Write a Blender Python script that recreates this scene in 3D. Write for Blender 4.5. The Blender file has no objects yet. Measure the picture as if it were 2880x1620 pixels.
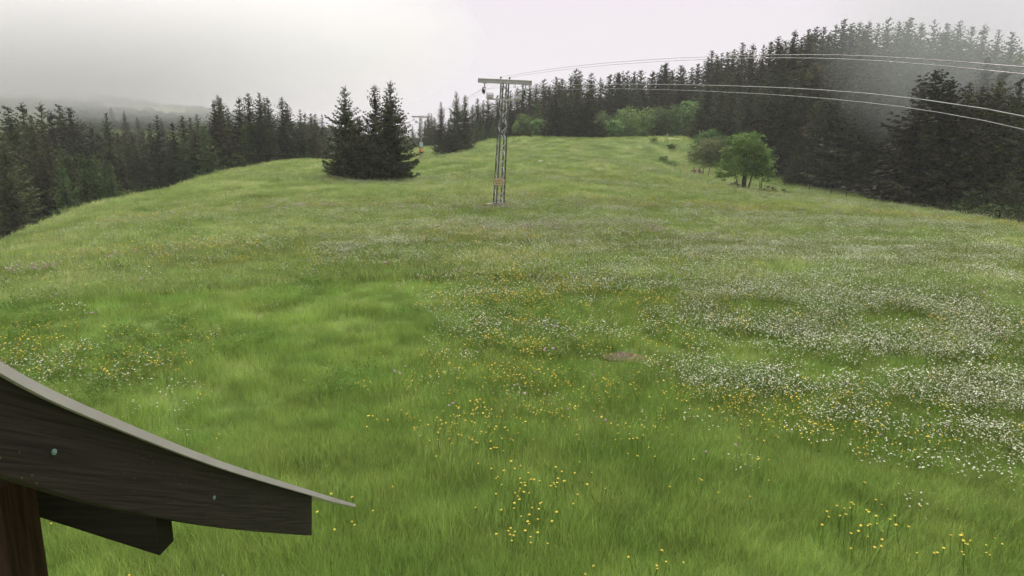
import bpy, math, random
import numpy as np
from mathutils import Vector, Matrix

R = math.radians
sc = bpy.context.scene
COL = sc.collection
rng = np.random.default_rng(7)
random.seed(7)

# ------------------------------------------------------------------ camera
CAM = np.array([0.0, 0.0, 4.0])
PITCH = R(-10.0)
HFOV = R(80.0)
FPX = 1440.0 / math.tan(HFOV / 2)
cam_d = bpy.data.cameras.new('camera')
cam_d.sensor_width = 36.0
cam_d.lens = 18.0 / math.tan(HFOV / 2)
cam_d.clip_start = 0.05
cam_d.clip_end = 4000.0
cam = bpy.data.objects.new('camera', cam_d)
COL.objects.link(cam)
cam.location = CAM
cam.rotation_euler = (R(90) + PITCH, 0, 0)
sc.camera = cam

# ------------------------------------------------------------------ world
SUN_EL, SUN_AZ = R(52), R(2)          # azimuth from +Y towards +X
sun_dir = Vector((math.sin(SUN_AZ) * math.cos(SUN_EL), math.cos(SUN_AZ) * math.cos(SUN_EL), math.sin(SUN_EL)))
world = bpy.data.worlds.new('World')
sc.world = world
world.use_nodes = True
wn, wl = world.node_tree.nodes, world.node_tree.links
wn.clear()
w_out = wn.new('ShaderNodeOutputWorld')
w_bg = wn.new('ShaderNodeBackground')
w_sky = wn.new('ShaderNodeTexSky')
w_sky.sky_type = 'NISHITA'
w_sky.sun_disc = False
w_sky.sun_elevation = SUN_EL
w_sky.sun_rotation = SUN_AZ
w_skm = wn.new('ShaderNodeMix'); w_skm.data_type = 'RGBA'; w_skm.blend_type = 'MULTIPLY'
w_skm.inputs['Factor'].default_value = 1.0
w_skm.inputs['B'].default_value = (0.8, 0.8, 0.8, 1)
w_tc = wn.new('ShaderNodeTexCoord')
w_dot = wn.new('ShaderNodeVectorMath'); w_dot.operation = 'DOT_PRODUCT'
w_dot.inputs[1].default_value = sun_dir
w_noise = wn.new('ShaderNodeTexNoise')
w_noise.inputs['Scale'].default_value = 1.7
w_noise.inputs['Detail'].default_value = 4.0
w_noise.inputs['Roughness'].default_value = 0.5
w_add = wn.new('ShaderNodeMath'); w_add.operation = 'MULTIPLY_ADD'
w_add.inputs[1].default_value = 0.30
w_ramp = wn.new('ShaderNodeValToRGB')
w_ramp.color_ramp.interpolation = 'EASE'
cr = w_ramp.color_ramp.elements
cr[0].position = 0.50; cr[0].color = (5.75, 5.5, 5.75, 1)
cr[1].position = 0.94; cr[1].color = (8.1, 7.45, 7.95, 1)
w_mix = wn.new('ShaderNodeMix'); w_mix.data_type = 'RGBA'
w_mix.inputs['Factor'].default_value = 0.93     # closed cloud cover over the clear sky
wl.new(w_tc.outputs['Generated'], w_dot.inputs[0])
wl.new(w_tc.outputs['Generated'], w_noise.inputs['Vector'])
wl.new(w_noise.outputs['Fac'], w_add.inputs[0])
wl.new(w_dot.outputs['Value'], w_add.inputs[2])
wl.new(w_add.outputs[0], w_ramp.inputs['Fac'])
wl.new(w_sky.outputs['Color'], w_skm.inputs['A'])
wl.new(w_skm.outputs['Result'], w_mix.inputs['A'])
wl.new(w_ramp.outputs['Color'], w_mix.inputs['B'])
wl.new(w_mix.outputs['Result'], w_bg.inputs['Color'])
w_bg.inputs['Strength'].default_value = 0.0285
wl.new(w_bg.outputs['Background'], w_out.inputs['Surface'])

# ------------------------------------------------------------------ sun
sun_d = bpy.data.lights.new('sun', 'SUN')
sun_d.energy = 1.5
sun_d.angle = R(40)
sun_d.color = (1.0, 0.97, 0.92)
sun = bpy.data.objects.new('sun', sun_d)
COL.objects.link(sun)
sun.rotation_euler = sun_dir.to_track_quat('Z', 'Y').to_euler()

vs = sc.view_settings
vs.view_transform = 'Standard'
vs.look = 'None'
vs.gamma = 1.0
vs.use_curve_mapping = False
vs.exposure = 2.0
sc.cycles.use_denoising = True
sc.cycles.max_bounces = 4
sc.cycles.use_adaptive_sampling = True
sc.cycles.adaptive_threshold = 0.03
sc.cycles.diffuse_bounces = 2
sc.cycles.transmission_bounces = 3
sc.cycles.transparent_max_bounces = 8
sc.cycles.volume_bounces = 4

# ------------------------------------------------------------------ helpers
def ray(u, v):
    a = (u - 1440.0) / FPX
    b = (810.0 - v) / FPX
    c, s = math.cos(PITCH), math.sin(PITCH)
    return np.array([a, c - b * s, s + b * c])

def at(u, v, Y):
    d = ray(u, v)
    return CAM + d * (Y / d[1])

def at_x(u, v, X):
    d = ray(u, v)
    return CAM + d * (X / d[0])

def tag(o, label=None, cat=None, group=None, kind=None):
    if label: o['label'] = label
    if cat: o['category'] = cat
    if group: o['group'] = group
    if kind: o['kind'] = kind
    return o

def link(o, parent=None):
    COL.objects.link(o)
    if parent is not None: o.parent = parent
    return o

def empty(name, loc=(0, 0, 0), rz=0.0):
    o = bpy.data.objects.new(name, None)
    o.empty_display_size = 0.3
    o.location = loc
    o.rotation_euler = (0, 0, rz)
    COL.objects.link(o)
    return o

class MB:
    def __init__(s): s.v = []; s.f = []; s.m = []
    def add(s, vs_, fs, mi=0):
        n = len(s.v)
        s.v += [tuple(map(float, p)) for p in vs_]
        s.f += [tuple(i + n for i in f) for f in fs]
        s.m += [mi] * len(fs)
    def box(s, c, d, mat=None, mi=0):
        x, y, z = d[0] / 2, d[1] / 2, d[2] / 2
        P = [Vector((sx * x, sy * y, sz * z)) for sx in (-1, 1) for sy in (-1, 1) for sz in (-1, 1)]
        if mat is not None: P = [mat @ p for p in P]
        P = [p + Vector(c) for p in P]
        s.add(P, [(0, 1, 3, 2), (4, 6, 7, 5), (0, 4, 5, 1), (2, 3, 7, 6), (0, 2, 6, 4), (1, 5, 7, 3)], mi)
    def bar(s, p, q, w, h=None, mi=0):
        p, q = Vector(p), Vector(q)
        h = h or w
        m = (q - p).to_track_quat('Z', 'Y').to_matrix()
        s.box((p + q) / 2, (w, h, (q - p).length), m, mi)
    def tube(s, pts, rad, n=6, mi=0, cap=True):
        pts = [Vector(p) for p in pts]
        if not hasattr(rad, '__len__'): rad = [rad] * len(pts)
        base = len(s.v); ring = []
        for i, p in enumerate(pts):
            t = (pts[min(i + 1, len(pts) - 1)] - pts[max(i - 1, 0)]).normalized()
            ref = Vector((0, 0, 1)) if abs(t.z) < 0.9 else Vector((1, 0, 0))
            a = t.cross(ref).normalized(); b = t.cross(a)
            for k in range(n):
                an = 2 * math.pi * k / n
                s.v.append(tuple(p + (a * math.cos(an) + b * math.sin(an)) * rad[i]))
        for i in range(len(pts) - 1):
            for k in range(n):
                s.f.append((base + i * n + k, base + i * n + (k + 1) % n, base + (i + 1) * n + (k + 1) % n, base + (i + 1) * n + k))
                s.m.append(mi)
        if cap:
            s.f.append(tuple(base + k for k in range(n))); s.m.append(mi)
            e = base + (len(pts) - 1) * n
            s.f.append(tuple(e + k for k in reversed(range(n)))); s.m.append(mi)
    def mesh(s, name, mats, smooth=False):
        me = bpy.data.meshes.new(name)
        me.from_pydata(s.v, [], s.f)
        for m in (mats if isinstance(mats, (list, tuple)) else [mats]): me.materials.append(m)
        if any(s.m): me.polygons.foreach_set('material_index', s.m)
        if smooth: me.polygons.foreach_set('use_smooth', [True] * len(me.polygons))
        me.update()
        return me
    def build(s, name, mats, parent=None, smooth=False):
        return link(bpy.data.objects.new(name, s.mesh(name, mats, smooth)), parent)

def mesh_np(name, V, F, mats, mi=None, smooth=False):
    """V (n,3), F (m,k) arrays with constant k"""
    me = bpy.data.meshes.new(name)
    V = np.asarray(V, np.float32); F = np.asarray(F, np.int32)
    k = F.shape[1]
    me.vertices.add(len(V)); me.vertices.foreach_set('co', V.ravel())
    me.loops.add(F.size); me.loops.foreach_set('vertex_index', F.ravel())
    me.polygons.add(len(F))
    me.polygons.foreach_set('loop_start', np.arange(0, F.size, k, dtype=np.int32))
    me.polygons.foreach_set('loop_total', np.full(len(F), k, np.int32))
    for m in (mats if isinstance(mats, (list, tuple)) else [mats]): me.materials.append(m)
    if mi is not None: me.polygons.foreach_set('material_index', np.asarray(mi, np.int32))
    if smooth: me.polygons.foreach_set('use_smooth', np.ones(len(F), bool))
    me.update(); me.validate()
    return me

def copy_tree(o, parent=None):
    c = o.copy(); COL.objects.link(c); c.parent = parent
    for ch in list(o.children): copy_tree(ch, c)
    return c

# ------------------------------------------------------------------ materials
def mat_new(name):
    m = bpy.data.materials.new(name); m.use_nodes = True
    nt = m.node_tree; nt.nodes.clear()
    return m, nt.nodes, nt.links

def noise_mat(name, c1, c2, scale=5.0, rough=0.8, detail=4.0, coord='Object', stretch=None, metallic=0.0,
              bump=0.0, spec=0.3, c3=None, rnd=0.0, trans=0.0, lo=0.35, hi=0.65, world_noise=False):
    """principled with a colour noise; rnd mixes per-object brightness; trans adds leaf translucency"""
    m, n, l = mat_new(name)
    out = n.new('ShaderNodeOutputMaterial')
    p = n.new('ShaderNodeBsdfPrincipled')
    p.inputs['Roughness'].default_value = rough
    p.inputs['Metallic'].default_value = metallic
    p.inputs['Specular IOR Level'].default_value = spec
    tc = n.new('ShaderNodeTexCoord')
    nz = n.new('ShaderNodeTexNoise')
    nz.inputs['Scale'].default_value = scale; nz.inputs['Detail'].default_value = detail
    src = n.new('ShaderNodeNewGeometry').outputs['Position'] if world_noise else tc.outputs[coord]
    if stretch:
        mp = n.new('ShaderNodeMapping'); mp.inputs['Scale'].default_value = stretch
        l.new(src, mp.inputs['Vector']); src = mp.outputs['Vector']
    l.new(src, nz.inputs['Vector'])
    rp = n.new('ShaderNodeValToRGB')
    e = rp.color_ramp.elements
    e[0].position = lo; e[0].color = (*c1, 1)
    e[1].position = hi; e[1].color = (*c2, 1)
    if c3:
        x = e.new(0.5 * (lo + hi)); x.color = (*c3, 1)
    l.new(nz.outputs['Fac'], rp.inputs['Fac'])
    col = rp.outputs['Color']
    if rnd:
        oi = n.new('ShaderNodeObjectInfo')
        hsv = n.new('ShaderNodeHueSaturation')
        mr = n.new('ShaderNodeMapRange')
        mr.inputs['To Min'].default_value = 1 - rnd; mr.inputs['To Max'].default_value = 1 + rnd
        l.new(oi.outputs['Random'], mr.inputs['Value'])
        l.new(mr.outputs['Result'], hsv.inputs['Value'])
        mh = n.new('ShaderNodeMapRange')
        mh.inputs['To Min'].default_value = 0.5 - 0.05 * rnd; mh.inputs['To Max'].default_value = 0.5 + 0.04 * rnd
        ml = n.new('ShaderNodeMath'); ml.operation = 'MULTIPLY'; ml.inputs[1].default_value = 7.31
        fr = n.new('ShaderNodeMath'); fr.operation = 'FRACT'
        l.new(oi.outputs['Random'], ml.inputs[0]); l.new(ml.outputs[0], fr.inputs[0]); l.new(fr.outputs[0], mh.inputs['Value'])
        l.new(mh.outputs['Result'], hsv.inputs['Hue'])
        l.new(col, hsv.inputs['Color']); col = hsv.outputs['Color']
    l.new(col, p.inputs['Base Color'])
    if bump:
        bp = n.new('ShaderNodeBump'); bp.inputs['Strength'].default_value = bump
        bp.inputs['Distance'].default_value = 0.02
        l.new(nz.outputs['Fac'], bp.inputs['Height']); l.new(bp.outputs['Normal'], p.inputs['Normal'])
    sh = p.outputs['BSDF']
    if trans:
        t = n.new('ShaderNodeBsdfTranslucent'); l.new(col, t.inputs['Color'])
        mx = n.new('ShaderNodeMixShader'); mx.inputs['Fac'].default_value = trans
        l.new(sh, mx.inputs[1]); l.new(t.outputs['BSDF'], mx.inputs[2]); sh = mx.outputs['Shader']
    l.new(sh, out.inputs['Surface'])
    return m

M = {}
M['ground'] = noise_mat('meadow_soil_and_turf', (0.10, 0.145, 0.035), (0.20, 0.235, 0.075), 0.2, 0.95, 10, bump=0.0, c3=(0.11, 0.165, 0.036), spec=0.1)
M['grass'] = noise_mat('grass_blades', (0.215, 0.335, 0.07), (0.29, 0.40, 0.10), 0.8, 0.6, 6, rnd=0.35, trans=0.45, spec=0.15, world_noise=True, c3=(0.25, 0.365, 0.083))
M['grass_far'] = noise_mat('grass_far', (0.24, 0.325, 0.09), (0.40, 0.45, 0.18), 0.22, 0.7, 8, rnd=0.3, trans=0.4, spec=0.1, world_noise=True, c3=(0.30, 0.385, 0.125))
M['herb'] = noise_mat('broad_leaves', (0.10, 0.20, 0.035), (0.20, 0.31, 0.06), 1.2, 0.7, 3, rnd=0.35, trans=0.4, spec=0.08)
M['stalk'] = noise_mat('flower_stalks', (0.26, 0.36, 0.09), (0.34, 0.43, 0.13), 2, 0.8, 2, rnd=0.2, trans=0.4, spec=0.1)
M['straw'] = noise_mat('seed_stalks', (0.26, 0.25, 0.11), (0.34, 0.30, 0.16), 2, 0.8, 2, rnd=0.2, trans=0.2, spec=0.1)
M['white_petal'] = noise_mat('white_petals', (0.72, 0.74, 0.58), (0.84, 0.85, 0.72), 3, 0.8, 2, rnd=0.1, trans=0.4, spec=0.1)
M['yellow_petal'] = noise_mat('yellow_petals', (0.74, 0.54, 0.05), (0.84, 0.70, 0.14), 3, 0.7, 2, rnd=0.15, trans=0.35, spec=0.1)
M['pink_petal'] = noise_mat('pink_petals', (0.44, 0.26, 0.36), (0.60, 0.40, 0.50), 3, 0.8, 2, rnd=0.2, trans=0.2, spec=0.1)
M['spruce'] = noise_mat('spruce_needles', (0.024, 0.038, 0.016), (0.11, 0.132, 0.052), 2.2, 0.75, 5, rnd=0.55, c3=(0.055, 0.068, 0.029), spec=0.15, trans=0.2)
M['spruce_brown'] = noise_mat('brownish_spruce_needles', (0.030, 0.032, 0.016), (0.135, 0.122, 0.056), 2.0, 0.8, 5, rnd=0.55, c3=(0.058, 0.060, 0.028), spec=0.15, trans=0.2)
M['spruce_young'] = noise_mat('young_spruce_needles', (0.045, 0.085, 0.028), (0.12, 0.17, 0.055), 1.0, 0.7, 5, rnd=0.3, spec=0.2, trans=0.15)
M['bark'] = noise_mat('bark', (0.05, 0.04, 0.032), (0.13, 0.11, 0.09), 6, 0.9, 6, stretch=(1, 1, 0.2), bump=0.5, spec=0.1)
M['leaf'] = noise_mat('tree_leaves', (0.10, 0.18, 0.04), (0.27, 0.35, 0.10), 0.9, 0.65, 5, rnd=0.25, trans=0.3, c3=(0.165, 0.255, 0.065), spec=0.1)
M['leaf_blue'] = noise_mat('alder_leaves', (0.085, 0.155, 0.045), (0.24, 0.32, 0.11), 0.8, 0.65, 5, rnd=0.5, trans=0.3, c3=(0.135, 0.215, 0.068), spec=0.1)
M['leaf_shaded'] = noise_mat('shaded_bush_leaves', (0.03, 0.05, 0.018), (0.10, 0.135, 0.045), 0.9, 0.7, 5, rnd=0.3, trans=0.2, c3=(0.055, 0.08, 0.028), spec=0.1)  # leaf colour darkened to carry the shade at the forest foot
M['leaf_red'] = noise_mat('budding_leaves', (0.10, 0.16, 0.045), (0.24, 0.22, 0.10), 0.9, 0.7, 5, rnd=0.2, trans=0.25, c3=(0.15, 0.18, 0.06))
M['steel'] = noise_mat('galvanised_steel', (0.36, 0.36, 0.36), (0.52, 0.52, 0.52), 3, 0.55, 5, metallic=0.35, spec=0.4)
M['steel_dark'] = noise_mat('weathered_steel', (0.07, 0.075, 0.065), (0.16, 0.16, 0.14), 3, 0.6, 5, metallic=0.3, spec=0.4)
M['beam_teal'] = noise_mat('teal_painted_steel', (0.46, 0.44, 0.46), (0.58, 0.56, 0.58), 3, 0.5, 5, spec=0.4)
M['sheave'] = noise_mat('black_rubber', (0.02, 0.02, 0.02), (0.05, 0.05, 0.05), 6, 0.7, 3)
M['cable'] = noise_mat('bright_wire_rope', (0.22, 0.23, 0.21), (0.32, 0.33, 0.31), 4, 0.55, 2, metallic=0.2, spec=0.4)
M['wire'] = noise_mat('thin_wire', (0.22, 0.20, 0.19), (0.34, 0.31, 0.30), 4, 0.5, 2, metallic=0.3)
M['concrete'] = noise_mat('concrete', (0.22, 0.20, 0.17), (0.36, 0.33, 0.29), 4, 0.9, 8, bump=0.3)
M['sign_yellow'] = noise_mat('sign_faded_yellow', (0.55, 0.42, 0.24), (0.66, 0.53, 0.34), 3, 0.6, 4)
M['sign_red'] = noise_mat('sign_red', (0.62, 0.16, 0.08), (0.75, 0.26, 0.14), 3, 0.6, 3)
M['sign_gold'] = noise_mat('sign_gold', (0.70, 0.47, 0.06), (0.80, 0.60, 0.13), 3, 0.6, 3)
M['sign_blue'] = noise_mat('sign_pale_blue', (0.40, 0.52, 0.62), (0.55, 0.66, 0.72), 3, 0.6, 3)
M['ink'] = noise_mat('sign_ink', (0.08, 0.05, 0.02), (0.13, 0.07, 0.03), 3, 0.7, 2)
M['post_dark'] = noise_mat('weathered_post', (0.045, 0.04, 0.03), (0.10, 0.09, 0.07), 8, 0.9, 5, bump=0.3)
M['post_pale'] = noise_mat('fresh_post', (0.50, 0.37, 0.17), (0.65, 0.50, 0.27), 8, 0.8, 4, bump=0.3)
M['soil'] = noise_mat('bare_soil', (0.055, 0.04, 0.026), (0.20, 0.155, 0.105), 22, 0.95, 8, bump=0.6, spec=0.1)
M['stone'] = noise_mat('pale_stone', (0.5, 0.5, 0.47), (0.7, 0.7, 0.66), 6, 0.9, 5, bump=0.4)

def wood_mat(name, dark, light, flecks):
    m, n, l = mat_new(name)
    out = n.new('ShaderNodeOutputMaterial'); p = n.new('ShaderNodeBsdfPrincipled')
    tc = n.new('ShaderNodeTexCoord'); mp = n.new('ShaderNodeMapping')
    mp.inputs['Scale'].default_value = (1.0, 1.6, 55.0)
    mr_ = n.new('ShaderNodeMapping'); mr_.inputs['Rotation'].default_value = (R(31), 0, 0)
    nz = n.new('ShaderNodeTexNoise'); nz.inputs['Scale'].default_value = 1.6; nz.inputs['Detail'].default_value = 7
    l.new(tc.outputs['Object'], mr_.inputs['Vector']); l.new(mr_.outputs['Vector'], mp.inputs['Vector']); l.new(mp.outputs['Vector'], nz.inputs['Vector'])
    rp = n.new('ShaderNodeValToRGB'); e = rp.color_ramp.elements
    e[0].position = 0.32; e[0].color = (*dark, 1); e[1].position = 0.72; e[1].color = (*light, 1)
    l.new(nz.outputs['Fac'], rp.inputs['Fac'])
    vz = n.new('ShaderNodeTexVoronoi'); vz.inputs['Scale'].default_value = 46
    nb = n.new('ShaderNodeTexNoise'); nb.inputs['Scale'].default_value = 4.5
    l.new(tc.outputs['Object'], vz.inputs['Vector']); l.new(tc.outputs['Object'], nb.inputs['Vector'])
    lt = n.new('ShaderNodeMath'); lt.operation = 'LESS_THAN'; lt.inputs[1].default_value = 0.11
    gt = n.new('ShaderNodeMath'); gt.operation = 'GREATER_THAN'; gt.inputs[1].default_value = 0.56
    ml = n.new('ShaderNodeMath'); ml.operation = 'MULTIPLY'
    m2 = n.new('ShaderNodeMath'); m2.operation = 'MULTIPLY'; m2.inputs[1].default_value = flecks
    l.new(vz.outputs['Distance'], lt.inputs[0]); l.new(nb.outputs['Fac'], gt.inputs[0])
    l.new(lt.outputs[0], ml.inputs[0]); l.new(gt.outputs[0], ml.inputs[1]); l.new(ml.outputs[0], m2.inputs[0])
    mx = n.new('ShaderNodeMix'); mx.data_type = 'RGBA'
    mx.inputs['B'].default_value = (0.16, 0.12, 0.05, 1)
    l.new(m2.outputs[0], mx.inputs['Factor']); l.new(rp.outputs['Color'], mx.inputs['A'])
    l.new(mx.outputs['Result'], p.inputs['Base Color'])
    p.inputs['Roughness'].default_value = 0.75
    p.inputs['Specular IOR Level'].default_value = 0.25
    bp = n.new('ShaderNodeBump'); bp.inputs['Strength'].default_value = 0.6; bp.inputs['Distance'].default_value = 0.006
    l.new(nz.outputs['Fac'], bp.inputs['Height']); l.new(bp.outputs['Normal'], p.inputs['Normal'])
    l.new(p.outputs['BSDF'], out.inputs['Surface'])
    return m
M['board'] = wood_mat('dark_stained_board', (0.010, 0.008, 0.006), (0.035, 0.026, 0.020), 0.9)
M['timber'] = wood_mat('dark_timber', (0.010, 0.008, 0.006), (0.028, 0.022, 0.017), 0.2)
M['post_wood'] = noise_mat('brown_timber', (0.028, 0.013, 0.009), (0.07, 0.034, 0.024), 9, 0.8, 6, stretch=(6, 6, 0.35), bump=0.3)
M['flashing'] = noise_mat('grey_sheet_metal', (0.50, 0.455, 0.47), (0.60, 0.55, 0.57), 3, 0.5, 4, metallic=0.1, spec=0.5)  # sky reflection worked into the pale base colour
M['screw'] = noise_mat('verdigris_screw', (0.16, 0.27, 0.24), (0.26, 0.36, 0.33), 30, 0.6, 3, metallic=0.4)

# ------------------------------------------------------------------ terrain height field
def vnoise(x, y, seed=0):
    """smooth 2-D value noise in 0..1"""
    x = np.asarray(x, float); y = np.asarray(y, float)
    xi = np.floor(x).astype(np.int64); yi = np.floor(y).astype(np.int64)
    fx = x - xi; fy = y - yi
    fx = fx * fx * (3 - 2 * fx); fy = fy * fy * (3 - 2 * fy)
    def h(i, j):
        k = (i * 374761393 + j * 668265263 + seed * 974634777) & 0x7fffffff
        k = ((k ^ (k >> 13)) * 1274126177) & 0x7fffffff
        return ((k ^ (k >> 16)) & 0xffff) / 65535.0
    return (h(xi, yi) * (1 - fx) + h(xi + 1, yi) * fx) * (1 - fy) + (h(xi, yi + 1) * (1 - fx) + h(xi + 1, yi + 1) * fx) * fy

def fbm(x, y, seed=0, o=3):
    s = 0; a = 0.5; f = 1.0
    for k in range(o):
        s = s + a * vnoise(x * f, y * f, seed + k); a *= 0.5; f *= 2.03
    return s / (1 - 0.5 ** o)

# surveyed ground points: (u, v, distance) seen in the photograph, then hidden ground in metres
SEEN = [(1440, 1620, 5.65), (300, 1620, 5.4), (2600, 1620, 5.6), (1440, 1000, 12.3), (400, 1050, 11.0), (2500, 1040, 11.6),
        (1440, 810, 18.4), (500, 830, 17), (2400, 800, 18.5), (100, 900, 14), (2800, 850, 16),
        (1400, 583, 42), (1000, 640, 31), (1900, 640, 32), (600, 680, 26), (2300, 690, 27), (200, 760, 20), (2700, 730, 23),
        (1100, 512, 74), (930, 497, 75), (1185, 447, 128), (1185, 418, 150), (1050, 470, 98), (1400, 450, 88),
        (1285, 425, 135), (1500, 388, 135), (1650, 390, 135), (1400, 392, 140), (1800, 390, 130), (1930, 395, 125), (1700, 450, 92), (1650, 520, 58),
        (2007, 490, 105), (1900, 455, 113), (2100, 537, 83), (2300, 533, 92), (2440, 550, 84), (2560, 580, 73), (2700, 603, 63), (2880, 636, 53),
        (2000, 580, 50), (2300, 600, 46), (2600, 640, 38),
        (0, 715, 38), (67, 668, 45), (168, 622, 53), (291, 584, 60), (447, 549, 67), (559, 509, 74), (671, 481, 82), (760, 461, 90), (894, 451, 98),
        (300, 640, 37), (560, 580, 48), (800, 520, 62)]
HID = [(0, 0, 0.15), (0, -30, -1.0), (-30, -20, -2), (30, -20, -1.5), (-25, 2, -1.2), (25, 2, -0.8),
       # ground falls away behind the left brow into a gully, then climbs to the far hillside
       (-46, 44, -6.0), (-58, 52, -9.0), (-62, 66, -7.0), (-58, 80, -3.0), (-56, 92, -0.5), (-50, 106, 2.0), (-42, 120, 4.0),
       (-85, 60, -9), (-90, 85, -8), (-85, 115, -3), (-75, 145, 2), (-55, 165, 6),
       (-130, 90, -14), (-140, 150, -8), (-110, 200, 1), (-170, 240, 16), (-150, 330, 34), (-260, 330, 46), (-60, 330, 20), (-250, 150, 6), (-105, 290, 20),
       # behind the crest
       (0, 175, 10), (-25, 200, 12), (20, 190, 12.5), (40, 170, 12), (0, 260, 18), (60, 240, 24), (0, 360, 32),
       # wooded slope on the right
       (52, 118, 8), (62, 140, 15), (75, 170, 26), (65, 100, 5.5), (80, 120, 15), (95, 150, 28), (66, 78, 0.5), (62, 62, -0.8), (55, 45, -1.0),
       (85, 90, 11), (80, 65, 4), (110, 110, 24), (110, 70, 16), (75, 40, 0.5), (130, 170, 36), (110, 230, 38), (180, 120, 34), (150, 40, 12), (80, -10, -2)]
pts = [at(*p) for p in SEEN] + [np.array(p, float) for p in HID]
P = np.array(pts)
def _phi(r2):
    return 0.5 * r2 * np.log(np.maximum(r2, 1e-9))
_n = len(P)
_d2 = ((P[:, None, :2] - P[None, :, :2]) ** 2).sum(-1)
_A = np.zeros((_n + 3, _n + 3))
_A[:_n, :_n] = _phi(_d2) + np.eye(_n) * 2.0
_A[:_n, _n] = 1; _A[:_n, _n + 1:] = P[:, :2]
_A[_n, :_n] = 1; _A[_n + 1:, :_n] = P[:, :2].T
_W = np.linalg.solve(_A, np.concatenate([P[:, 2], np.zeros(3)]))

def gz(x, y, bumps=True):
    x = np.atleast_1d(np.asarray(x, float)); y = np.atleast_1d(np.asarray(y, float))
    # beyond the surveyed square the ground carries on level
    xc = np.clip(x, -270, 190); yc = np.clip(y, -35, 370)
    z = np.empty_like(xc)
    for i in range(0, len(xc), 4000):
        s = slice(i, i + 4000)
        d2 = (xc[s, None] - P[None, :, 0]) ** 2 + (yc[s, None] - P[None, :, 1]) ** 2
        z[s] = _phi(d2) @ _W[:_n] + _W[_n] + xc[s] * _W[_n + 1] + yc[s] * _W[_n + 2]
    if bumps:
        z = z + (fbm(x / 2.6, y / 2.6, 3, 2) - 0.5) * 0.16 + (fbm(x / 9.0, y / 9.0, 9, 2) - 0.5) * 0.34
    return z

def g1(x, y):
    return float(gz(x, y)[0])

# polar sheet, fine near the camera
rad = np.concatenate([[0.02], np.geomspace(1.0, 420.0, 300), np.geomspace(440, 700, 8)])
ang = np.concatenate([np.linspace(-62, 62, 341), np.linspace(62, 298, 71)[1:-1]])
ang = np.radians(ang)
RR, AA = np.meshgrid(rad, ang, indexing='ij')
GX, GY = (RR * np.sin(AA)).ravel(), (RR * np.cos(AA)).ravel()
GZ = gz(GX, GY)
nr, na = len(rad), len(ang)
i0 = np.arange(nr - 1)[:, None] * na; j0 = np.arange(na)[None, :]; j1 = (j0 + 1) % na
F = np.stack([i0 + j0, i0 + na + j0, i0 + na + j1, i0 + j1], -1).reshape(-1, 4)[:, ::-1]
ground = link(bpy.data.objects.new('meadow_ground', mesh_np('meadow_ground', np.stack([GX, GY, GZ], -1), F, M['ground'], smooth=True)))
tag(ground, 'grassy alpine meadow ground sloping up to a low crest', None, kind='structure')


# ------------------------------------------------------------------ spruce prototypes
def norm(a):
    return a / np.maximum(np.linalg.norm(a, axis=-1, keepdims=True), 1e-9)

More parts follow.
